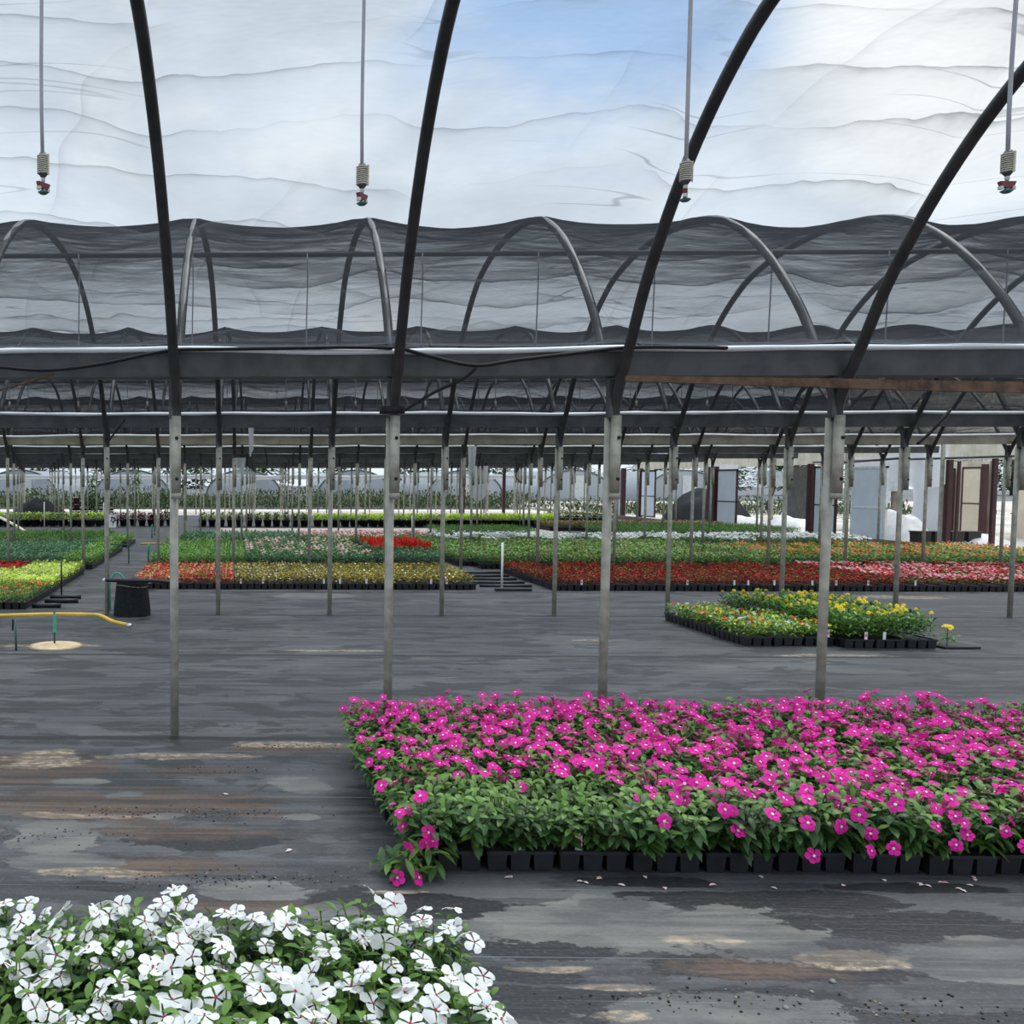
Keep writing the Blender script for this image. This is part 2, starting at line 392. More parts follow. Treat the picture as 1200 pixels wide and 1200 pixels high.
# ------------------------------------------------------------------ the setting
def plane(name, x0, x1, y0, y1, z, m, **kw):
    b = MB(); i = b.add([(x0, y0, z), (x1, y0, z), (x1, y1, z), (x0, y1, z)]); b.face([i, i+1, i+2, i+3], m)
    return b.obj(name, None, None, **kw)
plane('ground', -60, 120, -8, 260, 0, 'weed_mat', kind='structure', label='black woven weed mat with wet patches covering the ground', cat='ground')
plane('gravel_ground', 15.85, 60, 12, 70, .012, 'gravel', kind='structure', label='pale gravel yard outside the right side of the greenhouse', cat='ground')
plane('sand_path', -14, 15.5, 41., 49.5, .015, 'sand', kind='structure', label='pale sandy strip across the far end of the greenhouse', cat='path')
plane('concrete_path', -.6, 9.6, 27.3, 30.3, .012, 'path_pink', kind='structure', label='pinkish paved strip in front of the lime green row', cat='path')

# ------------------------------------------------------------------ greenhouse frame
NROW = 9
S, D0, Y1 = 1.29, 5.19, 5.6
def RY(n): return Y1+D0*(n-1)
def PXk(n, k): return -.37+S*k+.169*(n-1)
XR = 15.4
PROF = [(0, 1.90), (.012, 2.0), (.10, 2.15), (.24, 2.36), (.40, 2.6), (.62, 2.85), (.82, 3.04), (1.05, 3.22), (1.3, 3.37), (1.58, 3.49), (2.03, 3.585), (2.595, 3.62)]
FULL = PROF+[(D0-d, z) for d, z in PROF[-2::-1]]
def smoothpath(P, n):
    out = []
    for i in range(len(P)-1):
        p0, p1, p2, p3 = (Vector(P[max(i-1, 0)]), Vector(P[i]), Vector(P[i+1]), Vector(P[min(i+2, len(P)-1)]))
        for k in range(n):
            t = k/n
            out.append(.5*((2*p1)+(p2-p0)*t+(2*p0-5*p1+4*p2-p3)*t*t+(3*p1-p0-3*p2+p3)*t**3))
    out.append(Vector(P[-1]))
    return out
def krange(n):
    ks = []
    for k in range(-14, 16):
        x = PXk(n, k); u = proj(x, RY(n), 1.5)[0]
        if x < XR and -30 < u < 1235: ks.append(k)
    return ks
# posts
def post_meshes(lod):
    seg = 14 if lod == 0 else (8 if lod == 1 else 6)
    pole = MB().tube([(0, .032, -.02), (0, .032, 1.92)], .026, 'galv', seg).mesh('steel_post')
    sl = MB().tube([(.018, -.026, 1.44), (.018, -.026, 1.93)], .029, 'galv', seg)
    if lod == 0: sl.tube([(.018, -.026, 1.44), (.018, -.026, 1.475)], .0305, 'galv', seg)
    sl = sl.mesh('sleeve')
    bolts = [MB().lathe((0, 0, 0), [(.0, 0), (.011, 0), (.011, .006), (.007, .012), (0, .012)], 'bolt', 8).mesh('bolt')] if lod < 2 else []
    bracket = MB().box((0, 0, 2.03), (.05, .05, .22), 'gutter_steel').mesh('bracket')
    return pole, sl, bolts, bracket
PM = [post_meshes(0), post_meshes(1), post_meshes(2)]
rowname = ['', 'nearest', 'second', 'third', 'fourth', 'fifth', 'sixth', 'seventh', 'eighth', 'ninth']
for n in range(1, NROW+1):
    lod = 0 if n == 1 else (1 if n <= 3 else 2)
    pole, sl, bolts, br = PM[lod]
    for j, k in enumerate(krange(n)):
        x = PXk(n, k)
        lab = f'galvanised steel post, {nth(j)} from left in the {rowname[n]} row of posts'
        p = link('steel_post', pole, None, (x, RY(n), 0), (0, 0, R.uniform(-.04, .04)), label=lab, cat='post', group=f'steel posts of the {rowname[n]} row')
        link('sleeve', sl, p); link('bracket', br, p)
        for z in ((1.80, 1.56) if bolts else ()):
            link('bolt', bolts[0], p, (.018+.006, -.026-.028, z), (PI/2, 0, 0))
for k in range(5):
    p = link('support_post', PM[0][0], None, (PXk(0, k), RY(0), 0), kind='structure', label='galvanised post carrying the camera-side ends of the overhead hoops', cat='post')
    link('sleeve', PM[0][1], p); link('bracket', PM[0][3], p)
# hoops
HP = smoothpath(FULL, 3)
def hoop_mesh(seg, r):
    return MB().tube([(.169*(p[0]/D0), p[0], p[1]) for p in HP], r, 'hoop_steel', seg).mesh('roof_hoop')
HM = [hoop_mesh(12, .03), hoop_mesh(8, .028), hoop_mesh(6, .028)]
bayname = ['', 'overhead', 'second', 'third', 'fourth', 'fifth', 'sixth', 'seventh', 'eighth', 'ninth']
for n in range(1, NROW+1):
    ks = krange(n)
    if n == 1: ks = [0, 1, 2, 3, 4]
    for j, k in enumerate(ks):
        y0 = RY(n-1)
        lab = (f'dark steel roof hoop of the overhead bay, {nth(j)} from the left' if n == 1 else f'dark steel roof hoop, {nth(j)} from the left under the {bayname[n]} bay of cloth')
        link('roof_hoop', HM[0 if n == 1 else (1 if n <= 3 else 2)], None, (PXk(n-1, k)+.018, y0, 0), label=lab, cat='hoop', group=f'roof hoops of the {bayname[n]} bay')
# gutters, ridge pipes
def gutter_mesh(n, x0, x1):
    b = MB()
    m = 'gutter_lit' if n == 3 else 'gutter_steel'  # third row's gutter: its lit look is put into the base colour
    prof = [(-.075, 2.285), (-.06, 2.285), (-.055, 2.16), (.055, 2.16), (.06, 2.285), (.075, 2.285), (.07, 2.15), (-.07, 2.15)]
    prof = [(-.085, 2.30), (-.068, 2.30), (-.055, 2.17), (.055, 2.17), (.068, 2.30), (.085, 2.30), (.07, 2.155), (-.07, 2.155)]
    N = 12; rings = []
    for i in range(N+1):
        x = x0+(x1-x0)*i/N
        rings.append(b.add([(x, RY(n)+y, z) for y, z in prof]))
    for i in range(N):
        for k in range(8): b.face([rings[i]+k, rings[i]+(k+1) % 8, rings[i+1]+(k+1) % 8, rings[i+1]+k], m)
    b.face([rings[0]+k for k in range(8)], m); b.face([rings[-1]+k for k in range(8)][::-1], m)
    return b
for n in range(1, NROW+1):
    x0 = -.30*RY(n)-3
    o = gutter_mesh(n, x0, XR+.1).obj('rain_gutter', None, None, label=f'long grey steel rain gutter on the {rowname[n]} row of posts', cat='gutter', group='rain gutters')
    b = MB(); N = int((XR-x0)/.16)
    rg = random.Random(50+n); pts = []
    for i in range(N+1):
        x = x0+(XR-x0)*i/N
        t = ((x-PXk(n, 0))/(S*2)) % 1
        sag = -.022*math.sin(PI*t)*(.5+mnoise.noise((x*.4, n, 0)))
        pts.append((x, RY(n)-.10+.012*mnoise.noise((x*2, n, 3)), 2.312+sag+.012*mnoise.noise((x*1.3, n, 7))))
    b.tube(pts, [(.022+.008*mnoise.noise((p[0]*3, n, 1))) for p in pts], 'white_plastic', 7, True, .8)
    b.obj('plastic_edge', o, label='white rolled plastic edge')
for n in range(1, 7):
    yc = RY(n)-D0/2
    x0 = -.30*yc-2
    MB().tube([(x0, yc, 3.485 if n > 1 else 3.42), (XR, yc, 3.485 if n > 1 else 3.42)], .022, 'hoop_steel', 8).obj('ridge_pipe', None, None, label=f'dark ridge pipe running along under the crest of the {bayname[n]} bay', cat='pipe', group='ridge pipes')

# shade cloth
prof_len = [0]
CP = smoothpath([(.07, 2.31), (.13, 2.31)]+[(d, z) for d, z in PROF[3:]], 5)
CP = CP+[Vector((D0-p[0], p[1])) for p in CP[-2::-1]]
acc = [0]
for a, b_ in zip(CP, CP[1:]): acc.append(acc[-1]+(b_-a).length)
TOT = acc[-1]
NRM = []
for i in range(len(CP)):
    t = (CP[min(i+1, len(CP)-1)]-CP[max(i-1, 0)]).normalized()
    NRM.append(Vector((-t[1], t[0])))
def cloth(n):
    x0, x1 = (-5., 12.) if n == 1 else (-.30*RY(n)-4, XR+.2)
    per = 14 if n == 1 else (10 if n <= 3 else 6)
    nx = int((x1-x0)/S*per); me = MB(); step = 1 if n <= 3 else 2
    ids = list(range(0, len(CP), step))
    if ids[-1] != len(CP)-1: ids.append(len(CP)-1)
    verts = []; uvs = []
    A = .15 if n == 1 else .095
    for i in ids:
        p, nr = CP[i], NRM[i]; s = acc[i]/TOT
        wgt = min(1., (math.sin(PI*s))**.5*1.15)
        for j in range(nx+1):
            x = x0+(x1-x0)*j/nx
            kx = (x-PXk(n-1, 0)-.169*(p[0]/D0))/S
            t = kx-math.floor(kx); e = 2*t-1
            rnd = .75+.5*abs(mnoise.noise((math.floor(kx)*3.7, n*5.1, .5)))
            sag = A*rnd*(1-abs(e)**2.2)*wgt
            wr = .03*mnoise.noise((x*.9, s*9, n*2.))*(1-abs(e)**4)+.012*mnoise.noise((x*2.2, s*26, n*4.))
            off = .036-sag+wr*wgt
            verts.append((x, RY(n-1)+p[0]+nr[0]*off, p[1]+nr[1]*off))
            uvs.append((x+n*13.7, acc[i]+sag*1.5))
    me.v = verts; w = nx+1
    for a in range(len(ids)-1):
        for j in range(nx):
            k = a*w+j; me.face([k, k+1, k+w+1, k+w], 'shade_near' if n == 1 else 'shade_dark', True)
    mesh = me.mesh('shade_cloth')
    lay = mesh.uv_layers.new(name='UVMap')
    dat = [0.]*(2*len(mesh.loops))
    for li, l in enumerate(mesh.loops):
        dat[2*li], dat[2*li+1] = uvs[l.vertex_index]
    lay.data.foreach_set('uv', dat)
    link('shade_cloth', mesh, None, None, label=('translucent creased shade cloth overhead, over the bay nearest the camera' if n == 1 else f'dark see-through shade cloth sagging between hoops over the {bayname[n]} bay'), cat='shade cloth', group='shade cloths')
for n in range(1, NROW+1): cloth(n)

# hanging sprinklers
def sprinkler(root, lod):
    top = (3.42-2.475) if lod == 0 else (3.485-2.6)
    MB().tube([(.004*math.sin(i), 0, top-(top-.03)*i/6) for i in range(7)], .006 if lod == 0 else .006, 'tube_grey', 6).obj('drop_tube', root)
    if lod == 0:
        w = MB().lathe((0, 0, 0), [(0, -.008), (.007, -.008), (.015, .003), (.015, .058), (.009, .068), (0, .068)], 'gutter_steel', 14)
        for q in range(9): w.lathe((0, 0, .003+q*.0064), [(.013, 0), (.0185, .0006), (.0185, .0034), (.013, .004)], 'coil_cream', 14)
        w.box((.004, -.0185, .03), (.006, .004, .062), 'coil_cream')
        w.obj('coil_weight', root)
        MB().lathe((0, 0, -.024), [(0, 0), (.004, 0), (.0065, .006), (.0065, .013), (.004, .017), (0, .017)], 'clear_grey', 10).obj('nozzle', root)
        h = MB().box((0, 0, -.034), (.05, .014, .018), 'head_red', .75)
        h.box((-.019, 0, -.044), (.009, .012, .010), 'clear_grey'); h.box((.019, 0, -.044), (.009, .012, .010), 'clear_grey')
        h = h.obj('sprinkler_head', root, label='dark red bridge-shaped head')
        MB().lathe((0, 0, -.060), [(0, 0), (.010, .001), (.0175, .007), (.008, .012), (.004, .018), (0, .018)], 'head_green', 12).obj('deflector', h)
    else:
        MB().lathe((0, 0, 0), [(0, -.01), (.015, 0), (.015, .06), (0, .07)], 'coil_cream', 8).obj('coil_weight', root)
        MB().box((0, 0, -.035), (.04, .014, .02), 'head_red', .8).obj('sprinkler_head', root)
place = ['leftmost', 'second from the left', 'second from the right', 'rightmost']
p0 = None
for j, (x, z) in enumerate(((-.6, 2.50), (.39, 2.46), (1.38, 2.465), (2.35, 2.485))):
    if p0 is None: p0 = empty('hanging_sprinkler'); sprinkler(p0, 0); o = p0
    else: o = copy_tree(p0)
    o.location = (x, RY(0)+D0/2-.035, z); o.rotation_euler = (0, 0, [1.0, .9, 1.1, .05][j])
    tag(o, f'{place[j]} of the four big sprinklers hanging on tubes under the overhead cloth', 'sprinkler', 'sprinklers hanging under the overhead cloth')
p1 = None
for n in (2, 3, 4):
    yc = RY(n)-D0/2-.035; j = 0
    for q in range(-8, 16):
        x = -1.35+.98*q+(n-2)*.1
        if x > XR-.3 or not (-5 < proj(x, yc, 2.8)[0] < 1205): continue
        if p1 is None: p1 = empty('hanging_sprinkler'); sprinkler(p1, 1); o = p1
        else: o = copy_tree(p1)
        o.location = (x, yc, 2.6)
        tag(o, f'thin hanging sprinkler tube, {nth(j)} from the left under the {bayname[n]} bay of cloth', 'sprinkler', f'sprinklers under the {bayname[n]} bay'); j += 1

# loose cloth edges, rope and board on the nearest gutter
def strap(name, pts, r, m, label, cat, flat=.35, n=6):
    P = smoothpath([Vector(p) for p in pts], n)
    return MB().tube(P, r, m, 8, True, flat).obj(name, None, None, label=label, cat=cat)
strap('cloth_strap', [(-2.6, 5.44, 2.27), (-1.7, 5.44, 2.23), (-1.38, 5.44, 2.205), (-1.1, 5.44, 2.185), (-.8, 5.44, 2.215), (-.5, 5.44, 2.275), (-.33, 5.45, 2.30), (-.1, 5.46, 2.305), (.6, 5.47, 2.315), (.9, 5.47, 2.31)], .02, 'rope_black', 'black cloth edge drooping along the near gutter at far left', 'strap', .5)
strap('cloth_strap', [(.96, 5.44, 2.30), (1.1, 5.43, 2.26), (1.36, 5.43, 2.205), (1.6, 5.43, 2.235), (1.9, 5.44, 2.27), (2.22, 5.45, 2.305), (2.5, 5.46, 2.31), (2.8, 5.47, 2.305)], .018, 'rope_black', 'black cloth edge drooping from the near gutter between second and third posts', 'strap', .6)
strap('tie_rope', [(1.37, 5.42, 2.19), (1.30, 5.45, 2.13), (1.15, 5.5, 2.06), (1.02, 5.53, 1.98), (.97, 5.54, 1.95)], .009, 'rope_black', 'black tie rope slanting from the gutter to the second near post', 'rope', 1.)
MB().tube([(.925, 5.6, 1.945), (.925, 5.6, 1.985)], .075, 'rope_black', 12).obj('rope_wrap', None, None, label='black rope wrapped round the top of the second near post', cat='rope')
strap('tie_rope', [(-1.62, 5.57, 2.04), (-1.3, 5.50, 2.10), (-1.05, 5.45, 2.165)], .006, 'board_brown', 'thin brown tie rope below the drooping cloth at far left', 'rope', 1.)
bd = MB(); q = [(2.23, 2.135, .03), (3.0, 2.115, .045), (3.6, 2.10, .055), (4.2, 2.085, .06), (5.2, 2.06, .06)]
rings = []
for x, z, h in q: rings.append(bd.add([(x, 5.47, z-h/2), (x, 5.50, z-h/2), (x, 5.50, z+h/2), (x, 5.47, z+h/2)]))
for i in range(len(q)-1):
    for k in range(4): bd.face([rings[i]+k, rings[i]+(k+1) % 4, rings[i+1]+(k+1) % 4, rings[i+1]+k], 'board_brown')
bd.face([rings[0]+k for k in range(4)], 'board_brown'); bd.face([rings[-1]+k for k in range(4)], 'board_brown')
bd.obj('weathered_board', None, None, label='thin weathered brown board hung below the near gutter at right', cat='board')

strap('black_cable', [(7.86, 10.55, 2.33), (7.72, 10.5, 2.2), (7.62, 10.5, 2.08), (7.48, 10.5, 1.95)], .016, 'rope_black', 'black cable end slanting below the second gutter at right', 'cable', 1.)
strap('hanging_rope', [(-1.24, 10.6, 2.24), (-1.32, 10.6, 2.14), (-1.43, 10.62, 2.0)], .01, 'rope_black', 'short black tie rope on a second row post at far left', 'rope', 1.)
# cable scraps hanging in the distance
for (x, y, z0, ln, lab) in ((-2.3, 16.2, 2.1, .5, 'over the left bed'), (.5, 16.1, 2.1, .45, 'behind the nearest left post'), (6.2, 21.0, 2.1, .6, 'right of the third near post')):
    strap('hanging_cable', [(x, y, z0), (x+.04, y, z0-ln*.5), (x+.02, y, z0-ln*.8), (x+.14, y, z0-ln)], .012, 'rope_black', f'loose black cable end hanging from a gutter, {lab}', 'cable', 1., 4)
def rag(name, x, y, z, w, h, m, label, cat='plastic sheet', rz=0., seed=0):
    b = MB(); ca, sa = math.cos(rz), math.sin(rz)
    def fn(u, v):
        k = (u-.5)*w*(1-.45*v*abs(math.sin(seed+u*2)))+.1*w*v*math.sin(seed*3.)
        d = .12*w*math.sin(u*9+seed)*(.3+v)+.05*w*mnoise.noise((u*5, v*5, seed))
        return (x+k*ca-d*sa, y+k*sa+d*ca, z-h*v*(1-.35*abs(u-.4+.2*math.sin(seed))))
    b.grid(fn, 18, 14, m)
    return b.obj(name, None, None, label=label, cat=cat)
rag('hanging_plastic', .18, 11.0, 2.16, .06, .34, 'film_white', 'scrap of white plastic hanging below the second gutter at left', seed=1)
rag('hanging_plastic', 3.92, 15.7, 2.12, .14, .5, 'film_white', 'narrow strip of white plastic hanging near the third row of posts', seed=2)
rag('hanging_plastic', .12, 20.9, 2.05, .22, .5, 'film_clear', 'torn clear plastic hanging in the distance right of the nearest left post', seed=3)
rag('hanging_plastic', 9.3, 36.3, 2.1, .8, 1.4, 'film_white', 'rumpled white plastic hanging near the far doors at centre right', seed=4)

# rolled white curtain at the far end
b = MB()
pts = [(-13+28*i/60, 47.38, 1.72+.1*mnoise.noise((i*.14, 2, 1))) for i in range(61)]
b.tube(pts, [.12+.05*mnoise.noise((i*.3, 4, 4)) for i in range(61)], 'film_white', 8, True, .9)
b.obj('rolled_curtain', None, None, label='long rolled white plastic curtain hung across the far end', cat='curtain')

# ------------------------------------------------------------------ trays
TW, TL, TH = .275, .535, .085
def tray_mb():
    b = MB(); m = 'black_plastic'
    px, py = TW/3, TL/6
    # rim with a turned-down lip
    for (x, y, dx, dy) in ((0, -TL/2+.006, TW, .012), (0, TL/2-.006, TW, .012), (-TW/2+.006, 0, .012, TL), (TW/2-.006, 0, .012, TL)):
        b.box((x, y, TH-.007), (dx, dy, .014), m)
    for i in range(3):
        for j in range(6):
            cx, cy = (i-1)*px, (j-2.5)*py
            b.box((cx, cy, TH/2-.004), (px-.012, py-.012, TH-.012), m, .84)
    for i in (1, 2): b.box((-TW/2+i*px, 0, TH-.012), (.012, TL, .006), m)
    for j in range(1, 6): b.box((0, -TL/2+j*py, TH-.012), (TW, .012, .006), m)
    return b
def soil_mb():
    b = MB()
    for i in range(3):
        for j in range(6):
            b.box(((i-1)*TW/3, (j-2.5)*TL/6, TH-.009), (TW/3-.02, TL/6-.02, .006), 'soil')
    return b
TRAY = tray_mb().mesh('tray'); SOIL = soil_mb().mesh('potting_soil')
CELLS = [((i-1)*TW/3, (j-2.5)*TL/6) for j in range(6) for i in range(3)]

# --- vinca plants
def vinca_mesh(seed, h, spread, lush):
    r = random.Random(seed); b = MB(); tips = []
    nsh = 6 if lush else 4
    for k in range(nsh):
        a = 2*PI*k/(nsh-1)+r.uniform(-.4, .4); rad = 0. if k == 0 else spread*r.uniform(.55, 1.)
        hh = h*(1. if k == 0 else r.uniform(.72, .98))
        top = Vector((rad*math.cos(a), rad*math.sin(a), hh))
        mid = Vector((top.x*.45, top.y*.45, hh*.55))
        P = [Vector((0, 0, 0)), mid, top]
        b.tube(P, [.0035, .003, .002], 'stem', 4, False)
        nn = 6 if lush else 5
        az0 = r.uniform(0, PI)
        for q in range(nn):
            t = .22+.76*q/(nn-1)
            c = (mid*(t/.5) if t < .5 else mid+(top-mid)*((t-.5)/.5))
            L = (.082-.03*t)*r.uniform(.85, 1.2); W = L*r.uniform(.34, .42)
            for sgn in (0, PI):
                if r.random() < .06: continue
                m = 'leaf_vinca_young' if (t > .9 or r.random() < .1) else 'leaf_vinca'
                b.leaf(c, az0+sgn+r.uniform(-.3, .3), r.uniform(.05, .5) if t < .85 else r.uniform(.5, 1.0), L, W, m, r.uniform(.2, .6), 4, .25)
            az0 += PI/2+r.uniform(-.3, .3)
        tips.append(top)
    return b.mesh('vinca_plant'), tips
def flower_mesh(seed, m, eye, r0):
    rr = random.Random(seed); b = MB()
    b.tube([(0, 0, -.028), (0, 0, 0)], .0022, 'leaf_vinca_young', 4, False)
    b.bloom((0, 0, 0), (0, 0, 1), r0, m, eye, 5, rr.choice((.08, .16, -.05, -.2)), rr)
    return b.mesh('flower')
VP = [vinca_mesh(100+i, .225, .075, True) for i in range(9)]
VPS = [vinca_mesh(160+i, .20, .06, False) for i in range(4)]
VPW = [vinca_mesh(200+i, .215, .085, True) for i in range(8)]
FM = [flower_mesh(300+i, 'fl_magenta', 'fl_eye_pale', .026) for i in range(6)]
FW = [flower_mesh(340+i, 'fl_white', 'fl_eye_red', .035) for i in range(7)]
def budded(tray_loc, name, label, cat, group, plants, flowers, nfl, r, over=()):
    t = empty(name, tray_loc, 0., label=label, cat=cat, group=group)
    link('tray', TRAY, t); link('potting_soil', SOIL, t)
    for ci, (cx, cy) in enumerate(CELLS):
        me, tips = plants[r.randrange(len(plants))]
        rz = r.uniform(0, 2*PI); sc_ = r.uniform(.88, 1.14)
        lean = [0., 0.]
        if over: lean[0] += over[0]*r.uniform(.4, 1.)*(1 if (cx*over[0] > 0 or over[0] == 0) else .2); lean[1] += over[1]*r.uniform(.4, 1.)*(1 if cy*over[1] > 0 else .15)
        p = link('vinca_plant', me, t, (cx+r.uniform(-.012, .012), cy+r.uniform(-.012, .012), TH-.008), (-lean[1]+r.uniform(-.1, .1), lean[0]+r.uniform(-.1, .1), rz), (sc_,)*3)
        p.rotation_mode = 'XYZ'
        # rotate about z first, then lean
        p.rotation_euler = (Matrix.Rotation(lean[0]+r.uniform(-.1, .1), 4, 'Y') @ Matrix.Rotation(-lean[1]+r.uniform(-.1, .1), 4, 'X') @ Matrix.Rotation(rz, 4, 'Z')).to_euler()
        k = nfl(cx, cy, r)
        if over and over[1] < 0 and cy < -.2 and k > 0 and r.random() < .85:
            for _ in range(r.choice((1, 2, 2, 3))):
                q = Matrix.Rotation(-rz, 3, 'Z') @ Vector((r.uniform(-.05, .05), r.uniform(-.125, -.08), r.uniform(.09, .27)))
                link('flower', flowers[r.randrange(len(flowers))], p, q, (Matrix.Rotation(-PI/2-rz+r.uniform(-.6, .6), 4, 'Z') @ Matrix.Rotation(r.uniform(.7, 1.3), 4, 'Y')).to_euler(), (1.05,)*3)
        used = r.sample(tips, min(len(tips), k))
        for q in used:
            tilt = r.uniform(.1, .95); az = r.gauss(-PI/2, 1.5)-rz
            fz = (Matrix.Rotation(az, 4, 'Z') @ Matrix.Rotation(tilt, 4, 'Y') @ Matrix.Rotation(r.uniform(0, 6.28), 4, 'Z')).to_euler()
            out = Vector((math.cos(az), math.sin(az), 0))*.02*tilt
            s2 = r.uniform(.85, 1.15)
            link('flower', flowers[r.randrange(len(flowers))], p, q+out+Vector((r.uniform(-.012, .012), r.uniform(-.012, .012), r.uniform(.018, .045))), fz, (s2,)*3)
    return t
def tagmesh():
    b = MB(); b.box((0, 0, .035), (.027, .002, .07), 'tag_white'); b.box((.0, -.0016, .038), (.019, .0012, .024), 'tag_pink')
    b.box((0, -.0016, .058), (.014, .0012, .005), 'paper_black')
    return b.mesh('plant_tag')
TAG = tagmesh()

r = random.Random(21)
PXC, PYR = .287, .548
rown = ['front', 'second', 'third', 'back']
for j in range(3):
    cols = []
    for i in range(14):
        x = .845+PXC*i+[.0, -.035, -.02][j]; y = 3.93+PYR*j
        if proj(x-.2, y+.3, .3)[0] < 1215: cols.append((i, x, y))
    for (i, x, y) in cols:
        yy = y+r.uniform(-.012, .012)
        few = j == 0 and i < 3
        def nfl(cx, cy, rr, j=j, i=i, few=few):
            if few and not (i == 0 and cx < -.05) and cy < .1:
                return 1 if rr.random() < (.16 if i < 3 else .3) else 0
            if j == 0 and cy < -.15: return rr.choice((0, 1, 1, 2, 2))
            return rr.choice((1, 1, 2, 2, 3, 3, 4))
        over = [0., 0.]
        if i == 0: over[0] = -.5
        if j == 0: over[1] = -.42
        pl = VPS+VP[:1] if (j == 0 and i in (1, 2)) else VP
        rw = ['front', 'middle', 'back'][j]
        t = budded((x, yy, 0), 'tray_of_pink_vinca', f'black tray of magenta vinca, {nth(i)} from left in {rw} row of the pink bed', 'flower tray', 'trays of magenta vinca in the near bed', pl, FM, nfl, r, over)
        if j == 0 and i < 3: link('plant_tag', TAG, t, (-.05+.06*(i % 2), -TL/2+.03, TH-.01), (-.15, 0, r.uniform(-.3, .3)), label='white plant tag with a pink picture')
# trailing sprigs at the left front corner of the pink bed lie over the tray edge
for j in range(2):
    for i in range(6):
        x = .46-.285*i+.0; y = 2.44-PYR*j
        if proj(x+.15, y, .3)[0] < -15 or proj(x, y+.27, .4)[1] > 1260: continue
        def nfl(cx, cy, rr): return rr.choice((1, 1, 2, 2, 3, 3, 4))
        over = [.35 if i == 0 else 0., .15 if j == 0 else 0.]
        budded((x, y, 0), 'tray_of_white_vinca', f'black tray of white vinca, {nth(i)} from right in {"back" if j == 0 else "front"} row of the white bed', 'flower tray', 'trays of white vinca in the foreground', VPW, FW, nfl, r, over)

# --- smaller bedding plants, a tray at a time
def bedding(seed, leaves, h, L, W, per, blooms=(), secs=2, upright=.5, spread=.045, hvar=.15):
    r = random.Random(seed); f = MB(); bl = MB()
    for cx, cy in CELLS:
        hh = h*r.uniform(1-hvar, 1+hvar*.6)
        for q in range(per):
            t = (q+.5)/per
            a = q*2.4+r.uniform(-.4, .4)
            z = TH+hh*(.12+.8*t*r.uniform(.75, 1.05))
            rad = spread*(1-.55*t)*r.uniform(.2, 1.)
            el = r.uniform(-.1, .6)+upright*t
            f.leaf((cx+rad*math.cos(a), cy+rad*math.sin(a), z), a, el, L*r.uniform(.75, 1.2), W*r.uniform(.8, 1.15), r.choices([x[0] for x in leaves], [x[1] for x in leaves])[0], r.uniform(.15, .5), secs, .25)
        for (m, prob, rad, style) in blooms:
            while r.random() < prob:
                a, q = r.uniform(0, 6.28), r.uniform(0, spread)
                c = (cx+q*math.cos(a), cy+q*math.sin(a), TH+hh*r.uniform(.88, 1.08))
                nr = (r.uniform(-.5, .5), r.uniform(-.9, .2), 1)
                if style == 'puff':
                    for z_, k in ((0, 1.), (.35*rad, .8), (.6*rad, .5)): bl.bloom((c[0], c[1], c[2]+z_), nr, rad*k, m, None, 7, .1, r)
                    bl.tube([(cx, cy, TH+.3*hh), (c[0], c[1], c[2])], .003, 'stem', 3, False)
                elif style == 'spike':
                    for z_ in range(5): bl.bloom((c[0], c[1], c[2]+z_*.018), (r.uniform(-1, 1), -1, .6), rad*(1-.15*z_), m, None, 4, .2, r)
                else: bl.bloom(c, nr, rad, m, None, 5, .15, r)
                if prob >= 1: break
                prob *= .6
    # leaves of a tray keep to its own footprint, as set tray against tray
    for mb in (f, bl):
        mb.v = [(min(max(x, -TW/2-.003), TW/2+.003), min(max(y, -TL/2-.003), TL/2+.003), z) for x, y, z in mb.v]
    return f, bl
KINDS = {}
def kind(key, *a, n=3, merged=False, **kw):
    out = []
    for i in range(n):
        f, bl = bedding(sum(map(ord, key))*7+i, *a, **kw)
        if merged:
            b = MB(); b.extend(tray_mb()); b.extend(f); b.extend(bl); out.append((b.mesh(key),))
        else: out.append((f.mesh('foliage'), bl.mesh('blossoms') if bl.v else None))
    KINDS[key] = out
kind('zinnia', [('leaf_bright', 6), ('leaf_mid', 3), ('leaf_lime', 1.6)], .115, .07, .026, 16, [('fl_yellow', .25, .022, 'disc'), ('fl_white', .22, .022, 'disc'), ('fl_orange', .2, .022, 'disc'), ('fl_scarlet', .15, .022, 'disc')], n=4, secs=3)
kind('marigold', [('leaf_mid', 5), ('leaf_bright', 5), ('leaf_dark', 1)], .25, .085, .026, 34, [('fl_yellow', .62, .021, 'puff')], n=4, secs=3, spread=.05)
kind('coleus_gold', [('leaf_olive', 8), ('leaf_gold', 3), ('leaf_cream', .9), ('leaf_rust', .5), ('leaf_mid', 1)], .13, .055, .036, 14, spread=.05)
kind('coleus_cream', [('leaf_olive', 6), ('leaf_gold', 3), ('leaf_cream', 1.8), ('leaf_rust', .8), ('leaf_mid', 1)], .135, .055, .036, 14, spread=.05)
kind('coleus_red', [('leaf_red', 4), ('leaf_gold', 2), ('leaf_pinkish', 2), ('leaf_bright', 1), ('leaf_rust', 2)], .14, .055, .036, 14, spread=.05)
kind('begonia_red', [('leaf_rust', 3), ('leaf_dred', 7), ('leaf_red', .4), ('leaf_olive', 2.4)], .105, .05, .034, 14, [('fl_red', .10, .016, 'disc')], spread=.05)
kind('begonia_pink', [('leaf_dred', 3), ('leaf_rust', 2), ('leaf_mid', 2)], .11, .05, .034, 12, [('fl_pale_pink', .7, .022, 'disc'), ('fl_hot', .55, .02, 'disc'), ('fl_red', .5, .02, 'disc')], spread=.05)
kind('orange_annual', [('leaf_bright', 5), ('leaf_mid', 4)], .10, .06, .022, 16, [('fl_orange', .3, .02, 'disc'), ('fl_scarlet', .15, .02, 'disc')], spread=.05)
